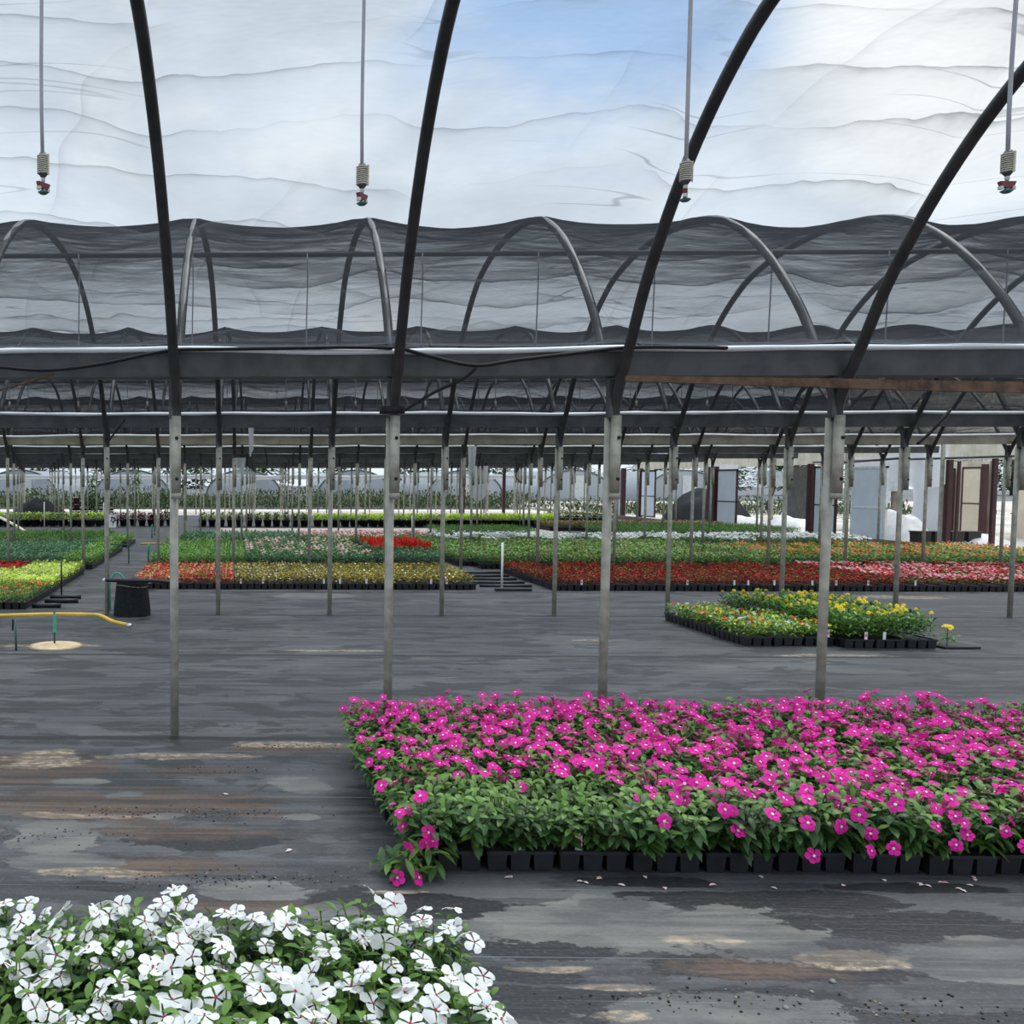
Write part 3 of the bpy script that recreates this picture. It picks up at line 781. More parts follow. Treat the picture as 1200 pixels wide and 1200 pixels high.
kind('lime_coleus', [('leaf_lime', 6), ('leaf_lime_pale', 4), ('leaf_bright', 1.5)], .14, .062, .042, 14, spread=.05)
kind('red_annual', [('leaf_dred', 2), ('leaf_dark', 1)], .12, .05, .03, 12, [('fl_red', 1., .03, 'disc')], spread=.05)
M = dict(merged=True)
kind('tray_of_green_seedlings', [('leaf_blue', 6), ('leaf_mid', 3), ('leaf_dark', 1)], .17, .07, .04, 12, spread=.05, **M)
kind('tray_of_bright_seedlings', [('leaf_bright', 6), ('leaf_mid', 4)], .18, .07, .036, 12, spread=.05, **M)
kind('tray_of_grassy_seedlings', [('leaf_grass', 6), ('leaf_bright', 2), ('leaf_dark', 2)], .2, .11, .014, 16, upright=1.1, spread=.05, **M)
kind('tray_of_impatiens', [('leaf_mid', 6), ('leaf_olive', 2.5), ('leaf_bright', 4), ('leaf_dark', 1)], .19, .07, .042, 12, [('fl_red', .1, .018, 'disc')], spread=.05, **M)
kind('tray_of_orange_impatiens', [('leaf_mid', 5), ('leaf_bright', 4), ('leaf_olive', 2)], .19, .07, .042, 12, [('fl_orange', .2, .022, 'disc'), ('fl_scarlet', .2, .022, 'disc')], spread=.05, **M)
kind('tray_of_pink_impatiens', [('leaf_mid', 6), ('leaf_blue', 3)], .19, .07, .042, 12, [('fl_pale_pink', .28, .022, 'disc'), ('fl_pink', .08, .022, 'disc')], spread=.05, **M)
kind('tray_of_white_impatiens', [('leaf_mid', 5), ('leaf_dark', 2)], .19, .07, .042, 10, [('fl_white', .85, .03, 'disc')], spread=.05, **M)
kind('tray_of_red_salvia', [('leaf_dark', 6), ('leaf_mid', 3)], .22, .07, .04, 12, [('fl_red', .6, .022, 'spike')], spread=.05, **M)
kind('tray_of_mixed_impatiens', [('leaf_mid', 5), ('leaf_bright', 2)], .19, .07, .042, 10, [('fl_pink', .25, .026, 'disc'), ('fl_white', .25, .026, 'disc'), ('fl_hot', .2, .024, 'disc')], spread=.05, **M)
kind('tray_of_dark_begonias', [('leaf_maroon', 4), ('leaf_olive', 3), ('leaf_mid', 2)], .2, .07, .04, 12, [('fl_pink', .12, .024, 'disc')], spread=.05, **M)

def by_post(x, y, hw, hl):
    n = round((y-Y1)/D0)+1
    if n < 1 or abs(RY(n)-y) > hl+.07: return False
    k = round((x-PXk(n, 0))/S)
    return abs(PXk(n, k)+.01-x) < hw+.05
def bed(key, name, label, cat, group, x0, y0, nx, ny, dz=0., jig=.001, skip=None, rows_from=0, full=True, bedname='', colfrom='left', px=PXC, py=PYR, tagp=0., colstart=0):
    r = random.Random(len(group)*13+int(abs(x0*10)))
    for j in range(ny):
        js = rows_from+j
        i0 = colstart
        for i in range(nx):
            x, y = x0+px*i, y0+py*j
            if (skip and skip(i, j, x, y)) or by_post(x, y, TW/2, TL/2): continue
            if proj(x+.14, y, .2)[0] < -6 or proj(x-.14, y, .2)[0] > 1206: continue
            var = KINDS[key]; v = var[r.randrange(len(var))]
            lab = f'{label}, {nth(i0)} from {colfrom} in {"front" if js == 0 else nth(js)} row of {bedname}'
            i0 += 1
            loc = (x+r.uniform(-jig, jig), y+r.uniform(-jig, jig), dz); rz = r.choice((0, PI))
            if len(v) == 1:
                link(name, v[0], None, loc, (0, 0, rz), label=lab, cat=cat, group=group)
            else:
                t = empty(name, loc, rz, label=lab, cat=cat, group=group)
                link('tray', TRAY, t); link('foliage', v[0], t)
                if v[1] is not None: tag(link('blossoms', v[1], t), kind='stuff')
                if j == 0 and r.random() < tagp: link('plant_tag', TAG, t, (r.uniform(-.1, .1), -TL/2*math.cos(rz), TH), (0, 0, 0))

# mixed bed at right
bed('zinnia', 'tray_of_mixed_annuals', 'tray of small mixed annuals', 'flower tray', 'trays of mixed annuals', 4.90, 9.10, 3, 3, bedname='mixed bed at right', tagp=.6, skip=lambda i, j, x, y: j == 2 and i == 2)
bed('marigold', 'tray_of_marigolds', 'tray of yellow marigolds', 'flower tray', 'trays of yellow marigolds', 4.90+PXC*3, 8.98, 3, 3, bedname='mixed bed, marigold half', tagp=.4)
bed('marigold', 'tray_of_marigolds', 'tray of marigolds among mixed annuals', 'flower tray', 'trays of yellow marigolds', 4.90+PXC*2, 9.1+PYR*2, 1, 1, rows_from=2, bedname='mixed bed')
# left front bed
bed('orange_annual', 'tray_of_orange_annuals', 'tray of low orange annuals', 'flower tray', 'trays of orange annuals at far left', -2.65-PXC*4, 11.45, 5, 3, bedname='left front bed', colfrom='left')
LL = lambda i, j, x, y: x < -3.0-.28*j
bed('lime_coleus', 'tray_of_lime_coleus', 'tray of lime green coleus', 'flower tray', 'trays of lime coleus at far left', -2.65-PXC*6, 11.45+PYR*3, 7, 5, rows_from=3, bedname='left front bed', skip=lambda i, j, x, y: j >= 3 and x < -3.35)
bed('red_annual', 'tray_of_red_annuals', 'tray of deep red annuals', 'flower tray', 'trays of red annuals at far left', -2.65-PXC*8, 11.45+PYR*6, 6, 2, rows_from=6, bedname='left front bed', skip=lambda i, j, x, y: x >= -3.35)
# left back bed
bed('tray_of_green_seedlings', 'tray_of_green_seedlings', 'tray of blue-green seedlings', 'plant tray', 'trays of blue-green seedlings', -2.62-PXC*14, 16.5, 13, 9, bedname='left back bed')
bed('tray_of_bright_seedlings', 'tray_of_bright_seedlings', 'tray of bright walkway-side seedlings', 'plant tray', 'trays of bright green seedlings', -2.62-PXC, 16.5, 2, 13, bedname='left back bed')
bed('tray_of_grassy_seedlings', 'tray_of_grassy_seedlings', 'tray of fine grassy green seedlings', 'plant tray', 'trays of grassy seedlings at left', -2.62-PXC*16, 16.5+PYR*9, 15, 5, rows_from=9, bedname='left back bed')
# coleus bed
bed('coleus_red', 'tray_of_red_coleus', 'tray of red and gold coleus', 'flower tray', 'trays of red coleus', -1.31, 13.58, 5, 4, bedname='coleus bed', tagp=.5)
bed('coleus_cream', 'tray_of_cream_coleus', 'tray of cream flecked coleus', 'flower tray', 'trays of cream coleus', -1.31+PXC*5, 13.58, 5, 4, bedname='coleus bed', colstart=5, tagp=.5)
bed('coleus_gold', 'tray_of_gold_coleus', 'tray of olive and gold coleus', 'flower tray', 'trays of gold coleus', -1.31+PXC*10, 13.58, 7, 4, bedname='coleus bed', colstart=10, tagp=.5)
# behind the coleus
G = 'bed behind coleus'
bed('tray_of_bright_seedlings', 'tray_of_bright_seedlings', 'tray of bright green bedding plants', 'plant tray', 'trays of bright bedding plants', -1.4, 16.7, 6, 9, bedname=G)
bed('tray_of_pink_impatiens', 'tray_of_pink_impatiens', 'tray of pale pink impatiens', 'flower tray', 'trays of pale pink impatiens', -1.4+PXC*6, 16.7, 8, 9, bedname=G, colstart=6)
bed('tray_of_green_seedlings', 'tray_of_green_seedlings', 'tray of dark green plants', 'plant tray', 'trays of dark green plants before the salvia', 2.75, 17.0, 4, 2, bedname='salvia block')
bed('tray_of_red_salvia', 'tray_of_red_salvia', 'tray of bright red salvia', 'flower tray', 'trays of red salvia', 2.75, 18.1, 4, 4, bedname='salvia block', rows_from=2)
bed('tray_of_green_seedlings', 'tray_of_green_seedlings', 'tray of dull green bedding plants', 'plant tray', 'trays of dull green bedding plants', -1.2, 22.2, 10, 5, bedname='rear middle bed')
bed('tray_of_mixed_impatiens', 'tray_of_mixed_impatiens', 'tray of pink and white impatiens', 'flower tray', 'trays of mixed impatiens', -1.2+PXC*10, 22.2, 11, 4, bedname='rear middle bed', colstart=10)
bed('tray_of_grassy_seedlings', 'tray_of_grassy_seedlings', 'tray of bright grassy seedlings', 'plant tray', 'trays of grassy seedlings in the middle', 5.6, 25.2, 9, 4, bedname='block before paved strip')
# right beds
bed('begonia_red', 'tray_of_red_begonias', 'tray of dark red begonias', 'flower tray', 'trays of dark red begonias', 4.62, 13.5, 17, 5, bedname='red bed', tagp=.45)
bed('begonia_pink', 'tray_of_pink_begonias', 'tray of pink and red begonias', 'flower tray', 'trays of pink begonias', 4.62+PXC*17, 13.5, 15, 5, bedname='red bed', colstart=17, tagp=.45)
bed('tray_of_impatiens', 'tray_of_impatiens', 'tray of green impatiens', 'plant tray', 'trays of green impatiens', 4.15, 16.75, 20, 8, bedname='green right bed', skip=lambda i, j, x, y: x < 4.35 and j < 1)
bed('tray_of_orange_impatiens', 'tray_of_orange_impatiens', 'tray of orange flecked impatiens', 'flower tray', 'trays of orange impatiens', 4.15+PXC*20, 16.75, 19, 6, bedname='green right bed', colstart=20, skip=lambda i, j, x, y: x > 15.1)
bed('tray_of_white_impatiens', 'tray_of_white_impatiens', 'tray of white impatiens', 'flower tray', 'trays of white impatiens', 4.9, 21.4, 34, 4, bedname='rows behind green right bed', skip=lambda i, j, x, y: x > 15. or (i*7+j*3) % 11 in (2, 5))
bed('tray_of_grassy_seedlings', 'tray_of_grassy_seedlings', 'tray of low grassy seedlings', 'plant tray', 'trays of grassy seedlings at right', 10.4, 25.6, 17, 5, bedname='bed near white door', skip=lambda i, j, x, y: x > 15.1)
bed('tray_of_dark_begonias', 'tray_of_dark_begonias', 'tray of dark mixed foliage', 'plant tray', 'trays of dark foliage', 9.8, 29.3, 19, 3, bedname='bed before far heap', skip=lambda i, j, x, y: x > 15.)

# potted rows far back
def potted(seed, leaves, h):
    r = random.Random(seed); b = MB()
    b.lathe((0, 0, 0), [(0, 0), (.095, 0), (.125, .2), (.135, .2), (.135, .22), (.115, .22), (.11, .2), (0, .2)], 'black_plastic', 10)
    for q in range(80):
        a = r.uniform(0, 6.28); t = r.random(); rad = r.uniform(0, .12)
        b.leaf((rad*math.cos(a), rad*math.sin(a), .21+h*t*.8), a, r.uniform(-.1, .9), .12*r.uniform(.7, 1.1), .06, r.choices([x[0] for x in leaves], [x[1] for x in leaves])[0], .3, 2)
    b.v = [(min(max(x, -.142), .142), min(max(y, -.142), .142), z) for x, y, z in b.v]
    return b.mesh('potted_plant')
POT = {'lime': [potted(i, [('leaf_lime', 6), ('leaf_bright', 1)], .26) for i in (1, 2)], 'variegated': [potted(i, [('leaf_dark', 5), ('leaf_lime_pale', 2), ('leaf_olive', 2)], .28) for i in (3, 4)],
       'pale green': [potted(i, [('leaf_mid', 3), ('leaf_lime', 3), ('leaf_lime_pale', 2)], .3) for i in (5, 6)], 'purple leaved': [potted(i, [('leaf_maroon', 6), ('leaf_dred', 2)], .26) for i in (7, 8)]}
def pots(what, x0, y0, nx, ny, where, pitch=.31):
    r = random.Random(len(what)+nx)
    for j in range(ny):
        for i in range(nx):
            x, y = x0+pitch*i, y0+pitch*j
            if not -8 < proj(x, y, .2)[0] < 1208 or by_post(x, y, .14, .14): continue
            link('potted_plant', POT[what][r.randrange(2)], None, (x+r.uniform(-.01, .01), y+r.uniform(-.01, .01), .014), (0, 0, r.choice((0, PI/2, PI))), None,
                 label=f'{what} potted plant {where}, {nth(i)} from left in {["front", "middle", "back"][j]} line', cat='potted plant', group=f'{what} pots {where}')
pots('variegated', -1.1, 31.3, 12, 3, 'left of the lime row')
pots('lime', 2.75, 31.3, 26, 3, 'in the far lime row')
pots('variegated', 11.0, 33.0, 7, 2, 'right of the lime row')
pots('pale green', -8.3, 31.3, 13, 3, 'at the far left')
pots('purple leaved', -4.1, 31.6, 7, 2, 'near the far left vines')

# ------------------------------------------------------------------ small things in the aisles
g = empty('fabric_pot', (-1.19, 10.72, 0), label='tall black fabric grow pot standing on the aisle at left', cat='pot')
b = MB(); seg = 20
prof = [(.215, 0), (.212, .1), (.2, .2), (.19, .3), (.18, .38), (.178, .41), (.165, .41), (.165, .36)]
rings = []
for rr, z in prof:
    rings.append(b.add([(rr*math.cos(2*PI*k/seg)*(1+.02*math.sin(k*2.3)), rr*.85*math.sin(2*PI*k/seg), z+.006*math.sin(k*1.7)) for k in range(seg)]))
for i in range(len(prof)-1):
    for k in range(seg): b.face([rings[i]+k, rings[i]+(k+1) % seg, rings[i+1]+(k+1) % seg, rings[i+1]+k], 'black_cloth', True)
b.obj('pot_body', g)
MB().lathe((0, 0, .33), [(0, 0), (.16, 0), (.16, .02), (0, .025)], 'soil', 16).obj('potting_soil', g)
MB().tube([(.178*1.01*math.cos(2*PI*k/24), .152*1.02*math.sin(2*PI*k/24), .345+.012*math.sin(k*.52)) for k in range(25)], .006, 'timber', 5).obj('tie_string', g, label='pale string tied round the pot')
strap('black_pipe', [(-1.47, 10.50, .43), (-1.25, 10.5, .425), (-.9, 10.51, .42), (-.75, 10.52, .405), (-.62, 10.55, .39)], .022, 'black_plastic', 'black plastic pipe lying across the rim of the fabric pot', 'pipe', 1.)
MB().lathe((-1.475, 10.5, .43), [(0, -.02), (.022, -.015), (.022, .015), (0, .02)], 'white_pvc', 8).obj('pipe_cap', None, None, label='white cap at the left end of the black pipe on the pot', cat='cap')
P = [(-1.42+.09*math.cos(a), 11.2, .30+.14*math.sin(a)) for a in [PI*i/10 for i in range(11)]]
MB().tube([(P[0][0], 11.2, 0)]+P+[(P[-1][0], 11.2, 0)], .012, 'green_plastic', 6).obj('wire_hoop_stake', None, None, label='green plastic hoop stake behind the fabric pot', cat='stake')
# yellow hose on two stakes
h = empty('yellow_hose', (-2.0, 8.75, 0), label='yellow garden hose held up on two stakes at far left', cat='hose')
pt = smoothpath([Vector(p) for p in ((-1.6, .22, .245), (-.9, .15, .25), (-.3, .04, .27), (0, 0, .285), (.3, .02, .29), (.62, -.03, .295), (.74, -.07, .29), (.86, -.12, .245), (1.0, -.2, .225))], 5)
MB().tube(pt, .017, 'hose_yellow', 10).obj('hose_tube', h)
MB().tube([(1.0, -.2, .225), (1.05, -.225, .217)], .019, 'steel_bright', 10).obj('hose_coupling', h, label='bright metal coupling')
s1 = MB().tube([(-2.0, 8.45, 0), (-2.015, 8.5, .15), (-2.03, 8.56, .255), (-2.06, 8.6, .27), (-2.07, 8.62, .16)], .0095, 'dark_green_stake', 7).obj('hose_stake', None, None, label='dark green hooked stake under the yellow hose, at left', cat='stake', group='hose stakes')
s2 = empty('hose_stake', (-1.70, 8.72, 0), label='bright green stake under the yellow hose, in a sand patch', cat='stake', group='hose stakes')
MB().tube([(0, 0, 0), (0, 0, .34)], .009, 'dark_green_stake', 7).obj('stake_rod', s2)
MB().box((.006, -.01, .21), (.03, .014, .17), 'green_plastic').obj('green_clip', s2)
MB().lathe((-1.69, 8.72, 0), [(0, 0), (.26, 0.), (.2, .008), (.1, .018), (0, .022)], 'sand_pile', 16).obj('sand_pile', None, None, label='small patch of pale sand round the green stake', cat='sand')
for k, (x, y, ln) in enumerate(((-2.2, 11.75, .42), (-2.22, 12.15, .4), (-2.3, 11.3, .35))):
    MB().tube([(x-ln/2, y, .03), (x+ln/2, y+.03, .03)], .028, 'black_plastic', 8).obj('black_pipe', None, None, label=f'short black pipe end sticking out from under the left front bed, {nth(k)} of three', cat='pipe', group='black pipe ends beside the left front bed')
MB().tube([(-2.28, 12.2, 0), (-2.28, 12.2, .52)], .012, 'black_plastic', 6).obj('short_stake', None, None, label='short black stake at the right edge of the left front bed', cat='stake')
# white pvc stakes
for (x, y, ht, lab) in ((3.74, 13.2, .68, 'beside the end of the coleus bed'), (5.04, 26.9, .55, 'in the middle far bed'), (-6.2, 30.3, .85, 'in front of the far left pots'), (-5.0, 35.5, .7, 'behind the far left pots')):
    p = MB().tube([(x, y, 0), (x, y, ht)], .016, 'white_pvc', 8).obj('pvc_stake', None, None, label=f'white plastic pipe stake {lab}', cat='stake', group='white pipe stakes')
MB().box((3.9, 13.2, .02), (.5, .1, .03), 'black_plastic').obj('black_pipe', None, None, label='flat black pipe lying at the foot of the white stake', cat='pipe')
for k, y in enumerate((13.65, 14.1, 14.6, 15.1, 15.6)):
    MB().tube([(3.55, y, .022), (4.3+.03*k, y, .022)], .02, 'black_plastic', 7).obj('black_pipe', None, None, label=f'black pipe on the ground left of the red bed, {nth(k)} from the front', cat='pipe', group='black pipes left of the red bed')
# card sign, green stakes in the left walkway
sg = empty('picture_sign', (-3.46, 26.0, 0), label='small white card sign with a black flower drawing at left', cat='sign')
MB().box((0, 0, .42), (.3, .012, .36), 'tag_white').obj('card', sg)
MB().tube([(-.13, .012, 0), (-.13, .012, .4)], .014, 'white_pvc', 6).obj('stake_rod', sg)
MB().bloom((.05, -.009, .46), (0, -1, 0), .09, 'paper_black', None, 6, .0).tube([(.05, -.009, .3), (.05, -.009, .42)], .008, 'paper_black', 4).obj('flower_drawing', sg, label='black flower drawing')
for (x, y, lab) in ((-2.25, 25.2, 'farther'), (-1.62, 17.4, 'nearer')):
    MB().tube([(x, y, 0), (x, y, .33), (x+.02, y, .36)], .022, 'green_plastic', 6).obj('green_stake', None, None, label=f'{lab} green plastic stake in the walkway left of the flower beds', cat='stake', group='green walkway stakes')
strap('orange_hose', [(-2.3, 22.6, .02), (-1.9, 22.6, .03), (-1.4, 22.6, .02)], .02, 'hose_yellow', 'thin orange hose crossing the walkway in the distance', 'hose', 1.)
strap('grey_hook_stake', [(-2.0, 17.5, 0), (-2.0, 17.5, .3), (-2.03, 17.5, .34), (-2.35, 17.5, .36)], .012, 'dark_green_stake', 'dark hooked stake beside the left walkway', 'stake', 1.)
strap('white_hose', [(-9.2, 31., .35), (-8.4, 30.6, .45), (-7.6, 29.6, .42), (-6.7, 28.3, .2), (-6.2, 27.6, .02)], .045, 'hose_cream', 'cream hose curving down at the far left edge', 'hose', 1.)
# marigold sprig on the sheet right of the mixed bed
MB().box((6.68, 8.95, .012), (.34, .5, .016), 'black_plastic', 1., .05).obj('black_sheet', None, None, label='flat black plastic sheet on the ground right of the mixed bed', cat='sheet')
sp = empty('marigold_sprig', (6.62, 8.8, .02), label='leaning yellow marigold plant beside the right end of the mixed bed', cat='plant')
b = MB(); rr = random.Random(3)
for k in range(26): b.leaf((rr.uniform(-.06, .06), rr.uniform(-.05, .05), rr.uniform(.01, .12)), rr.uniform(0, 6.28), rr.uniform(0, .8), .085, .026, rr.choice(('leaf_mid', 'leaf_bright')), .3, 3)
b.tube([(0, 0, 0), (0, 0, .16)], .004, 'stem', 5); b.obj('foliage', sp)
MB().bloom((0, 0, .17), (0, -.3, 1), .05, 'fl_yellow', None, 8, .1).bloom((0, 0, .185), (0, -.3, 1), .035, 'fl_yellow', None, 8, .1).obj('blossom', sp)
# sprig trailing over the front left corner of the pink bed
sp = empty('trailing_vinca', (.70, 3.62, .0), label='magenta vinca sprig drooping to the ground at the front left corner of the pink bed', cat='plant')
b = MB(); rr = random.Random(60)
for q in range(60):
    t = rr.random()
    b.leaf((.10-.2*t+rr.uniform(-.04, .04), rr.uniform(-.09, .07), .02+.24*(1-t*.7)*rr.random()), -2.2+rr.gauss(0, 1.), rr.uniform(-.4, .5), .075*rr.uniform(.8, 1.2), .028, rr.choice(('leaf_vinca', 'leaf_vinca', 'leaf_vinca_young')), .4, 4)
b.tube([(.12, 0, .09), (.02, 0, .15), (-.06, -.02, .05)], .0035, 'stem', 5)
b.obj('foliage', sp)
for q, (fx, fy, fz) in enumerate(((-.08, -.1, .035), (.0, -.11, .04), (-.03, -.09, .15), (.03, -.1, .17))):
    link('flower', FM[q % 6], sp, (fx, fy, fz), (1.1, -.3+.2*q, q), (1.15,)*3)
# fallen petals
PET = [(1.84, 3.55), (2.05, 3.64), (2.06, 3.52), (2.32, 3.55), (2.52, 3.62), (2.64, 3.57), (2.73, 3.59), (2.75, 3.53), (2.82, 3.56), (2.88, 3.63), (1.08, 3.60), (1.34, 3.57), (1.43, 3.60), (1.47, 3.55), (1.6, 3.63), (1.64, 3.53), (-.05, 4.55), (.23, 3.85)]
for k, (x, y) in enumerate(PET):
    b = MB(); rr = random.Random(k)
    for q in range(rr.choice((1, 2, 3))): b.leaf((rr.uniform(-.006, .006), 0, .004), rr.uniform(0, 6.28), .25, .024, .016, 'fl_fade' if k % 3 else 'fl_pale_pink', .3, 3)
    b.obj('fallen_petal', None, (x, y, 0), label=('faded fallen petal on the wet mat, ' + (f'{nth(k)} of those before the pink bed' if k < 16 else f'on the brown stains at left, {nth(k-16)} of two')), cat='petal', group='fallen petals')
# grit along the wet streaks at left: uncountable
b = MB(); rr = random.Random(9)
for k in range(600):
    x, y = rr.choice(((-.85, 4.0), (-.5, 4.3), (.05, 4.3), (0., 4.95), (.3, 5.4), (1.35, 2.75), (1.9, 2.7), (-.2, 3.55), (.1, 3.6)))
    x += rr.gauss(0, .22); y += rr.gauss(0, .04); s_ = rr.uniform(.002, .006)
    b.box((x, y, s_*.3), (s_*1.4, s_, s_*.8), rr.choice(('timber', 'board_brown', 'bolt', 'bolt', 'soil')), 1., rr.uniform(0, 3))
b.obj('grit', None, None, label='scattered fine grit and bark crumbs on the near weed mat', cat='grit', kind='stuff')
for k, (x, y, s_) in enumerate(((1.62, 2.71, .016), (1.85, 2.86, .018), (1.75, 2.8, .012))):
    b = MB(); b.lathe((0, 0, 0), [(0, 0), (s_*.5, 0), (s_*.55, s_*.25), (s_*.3, s_*.5), (0, s_*.55)], 'stone', 7)
    b.obj('pebble', None, (x, y, 0), label=f'small grey pebble on the mat right of the white flowers, {["nearest", "farthest", "middle"][k]} of three', cat='pebble', group='pebbles on the near mat')

# ------------------------------------------------------------------ far left: vines, mounds, crates
def vine(x, y, hgt, seed, lab):
    v = empty('climbing_vine', (x, y, .015), label=lab, cat='plant', group='tall climbing vines at far left')
    MB().tube([(0, 0, 0), (0, 0, hgt)], .02, 'timber', 6).obj('support_stake', v)
    b = MB(); rr = random.Random(seed)
    for k in range(420):
        z = rr.uniform(.1, hgt); w = .32*(1-.45*z/hgt)
        a = rr.uniform(0, 6.28); q = w*math.sqrt(rr.random())
        b.leaf((q*math.cos(a), q*math.sin(a), z), a, rr.uniform(-.5, .5), .13, .075, rr.choice(('leaf_dark', 'leaf_mid', 'leaf_grass')), .3, 2)
    b.obj('foliage', v)
vine(-5.75, 37.6, 1.75, 1, 'tall climbing vine, left one of the pair in the far left')
vine(-4.0, 37.6, 2.1, 2, 'tallest climbing vine, right one of the pair in the far left')
vine(-2.7, 36.0, 1.2, 3, 'shorter leafy vine right of the two tall ones')
def mound(name, x, y, rx, ry, h, m, label, cat, seed=0):
    b = MB()
    def fn(u, v):
        a = u*2*PI; q = v
        rr = 1+.14*mnoise.noise((math.cos(a)*1.5, math.sin(a)*1.5, seed))
        z = h*(1-q**2.2)*(1+.25*mnoise.noise((math.cos(a)*q*2.5, math.sin(a)*q*2.5, seed+5)))
        return (x+rx*q*rr*math.cos(a), y+ry*q*rr*math.sin(a), max(.012, z))
    b.grid(fn, 36, 12, m)
    return b.obj(name, None, None, label=label, cat=cat)
mound('covered_heap', -8.0, 38.2, 1.3, 1., .75, 'black_cloth', 'low heap under black cover in the far left', 'heap', 1)
mound('covered_heap', 17.55, 35.3, 1.65, 1.5, 1.2, 'black_cloth', 'large heap under black cover between the far white doors', 'heap', 2)
for j in range(3):
    for i in range(3):
        cr = MB(); x, y, z = -6.6+.62*i, 38.9, .02+.27*j
        cr.box((x, y, z+.02), (.56, .4, .03), 'black_plastic')
        for (dx, dy, wx, wy) in ((0, -.19, .56, .02), (0, .19, .56, .02), (-.27, 0, .02, .4), (.27, 0, .02, .4)):
            cr.box((x+dx, y+dy, z+.06), (wx, wy, .06), 'black_plastic'); cr.box((x+dx, y+dy, z+.22), (wx, wy, .05), 'black_plastic')
            cr.box((x+dx, y+dy, z+.14), (wx*.3, wy if wy < .1 else wy*.3, .2), 'leaf_maroon')
        cr.obj('plastic_crate', None, None, label=f'dark crate in the far left stack, {["bottom", "middle", "top"][j]} layer, {["left", "centre", "right"][i]} column', cat='crate', group='dark crates by the far left vines')

# ------------------------------------------------------------------ right side: kerb, door frames, neighbouring building
MB().box((15.46, 33., .07), (.08, 30., .14), 'timber').obj('kerb_board', None, None, label='long timber kerb along the right side of the greenhouse', cat='kerb')
def post_box(name, x, y, w, d, h, m, label, cat, group=None):
    return MB().box((x, y, h/2+.006), (w, d, h-.012), m).obj(name, None, None, label=label, cat=cat, group=group)
k = 0
for (x, y, h, w) in ((16.35, 21.9, 2.02, .10), (16.35, 21.62, 1.98, .05), (16.3, 20.55, 2.02, .08), (15.6, 25.85, 2.0, .12), (15.6, 30.9, 2.0, .14), (15.9, 31.9, 2., .1), (15.9, 38.9, 2.05, .16), (16.9, 39.6, 2.05, .14), (10.3, 43.0, 2.1, .22), (12.2, 43., 2.1, .12)):
    post_box('maroon_post', x, y, w, w, h, 'maroon', f'maroon painted door post at the right side, {nth(k)} counting back from the nearest' if k < 8 else f'maroon post far behind the green bed, {"left" if k == 8 else "right"} of two', 'post', 'maroon door posts'); k += 1
def door(n, x, y0, y1, z0, z1, face, fr, label, rails=(.45,)):
    d = empty(f'door_{n}', (x, (y0+y1)/2, 0), kind='structure', label=label, cat='door')
    L = y1-y0
    MB().box((0, 0, (z0+z1)/2), (.03, L-.06, z1-z0-.06), face).obj('door_panel', d)
    f = MB()
    for s_ in (-1, 1): f.box((0, s_*(L/2-.025), (z0+z1)/2), (.05, .05, z1-z0), fr)
    for z in (z0+.025, z1-.025): f.box((0, 0, z), (.05, L, .05), fr)
    for q in rails: f.box((0, 0, z0+(z1-z0)*q), (.045, L, .035), fr)
    f.obj('door_frame', d)
door(1, 15.62, 24.75, 25.7, .05, 1.93, 'door_white', 'maroon', 'tall white plastic door in a maroon frame behind the fourth near post')
door(2, 15.85, 23.2, 24.5, .02, 1.9, 'door_white', 'white_pvc', 'white plastic covered panel right of the fourth near post')
door(3, 15.62, 29.6, 30.8, .05, 1.9, 'door_white', 'maroon', 'white door standing open left of the fourth near post')
door(4, 16.9, 38.2, 39.5, .05, 1.95, 'door_white', 'maroon', 'pale blue-white far door, right one of the far pair')
door(5, 16.0, 38.9, 39.9, .05, 1.95, 'door_white', 'white_pvc', 'pale far door, left one of the far pair')
# neighbouring wall, clad in film, with corrugated sheet above
def wall_seg(name, x, y0, y1, z0, z1, m, label, amp=.05):
    b = MB(); sd = y0*.7
    def fn(u, v):
        y = y0+(y1-y0)*u; z = z0+(z1-z0)*v
        return (x+amp*mnoise.noise((y*1.7+z*1.1, z*.8, sd))+.02*math.sin(y*19+z*6)*(amp > .02), y, z)
    b.grid(fn, max(4, int(abs(y1-y0)*14)), 24, m)
    i = b.add([(x+.12, y0, z0), (x+.12, y1, z0), (x+.12, y1, z1), (x+.12, y0, z1)]); b.face([i, i+1, i+2, i+3], m)
    return b.obj(name, None, None, kind='structure', label=label, cat='wall')
wall_seg('wall_right', 21.0, 28.1, 29.6, .01, 2.1, 'film_white', 'white plastic film wall of the neighbouring greenhouse', .09)
wall_seg('wall_right', 21.0, 26.65, 28.1, .01, 2.1, 'cream', 'cream plastic wall around the cream door', .06)
wall_seg('wall_right', 21.0, 20., 25.75, .01, 2.1, 'cream', 'cream plastic wall right of the open doorway', .06)
door(6, 20.85, 26.7, 27.42, .05, 1.93, 'cream', 'maroon', 'cream door with maroon posts at far right')
door(7, 20.85, 27.72, 28.08, .05, 1.9, 'cream', 'maroon', 'narrow cream door panel left of the maroon posts')
post_box('maroon_post', 20.85, 26.62, .12, .12, 2., 'maroon', 'maroon jamb right of the cream door', 'post', 'maroon door posts')
b = MB()
def fn(u, v):
    y = 18+32*u
    return (21.05+.035*math.sin(y*2*PI/.25), y, 2.12+2.6*v)
b.grid(fn, 128*5, 1, 'corrugated')
i = b.add([(21.3, 18, 2.12), (21.3, 50, 2.12), (21.3, 50, 4.72), (21.3, 18, 4.72)]); b.face([i, i+1, i+2, i+3], 'corrugated')
b.obj('wall_right_upper', None, None, kind='structure', label='cream corrugated sheet wall of the building at right', cat='wall')
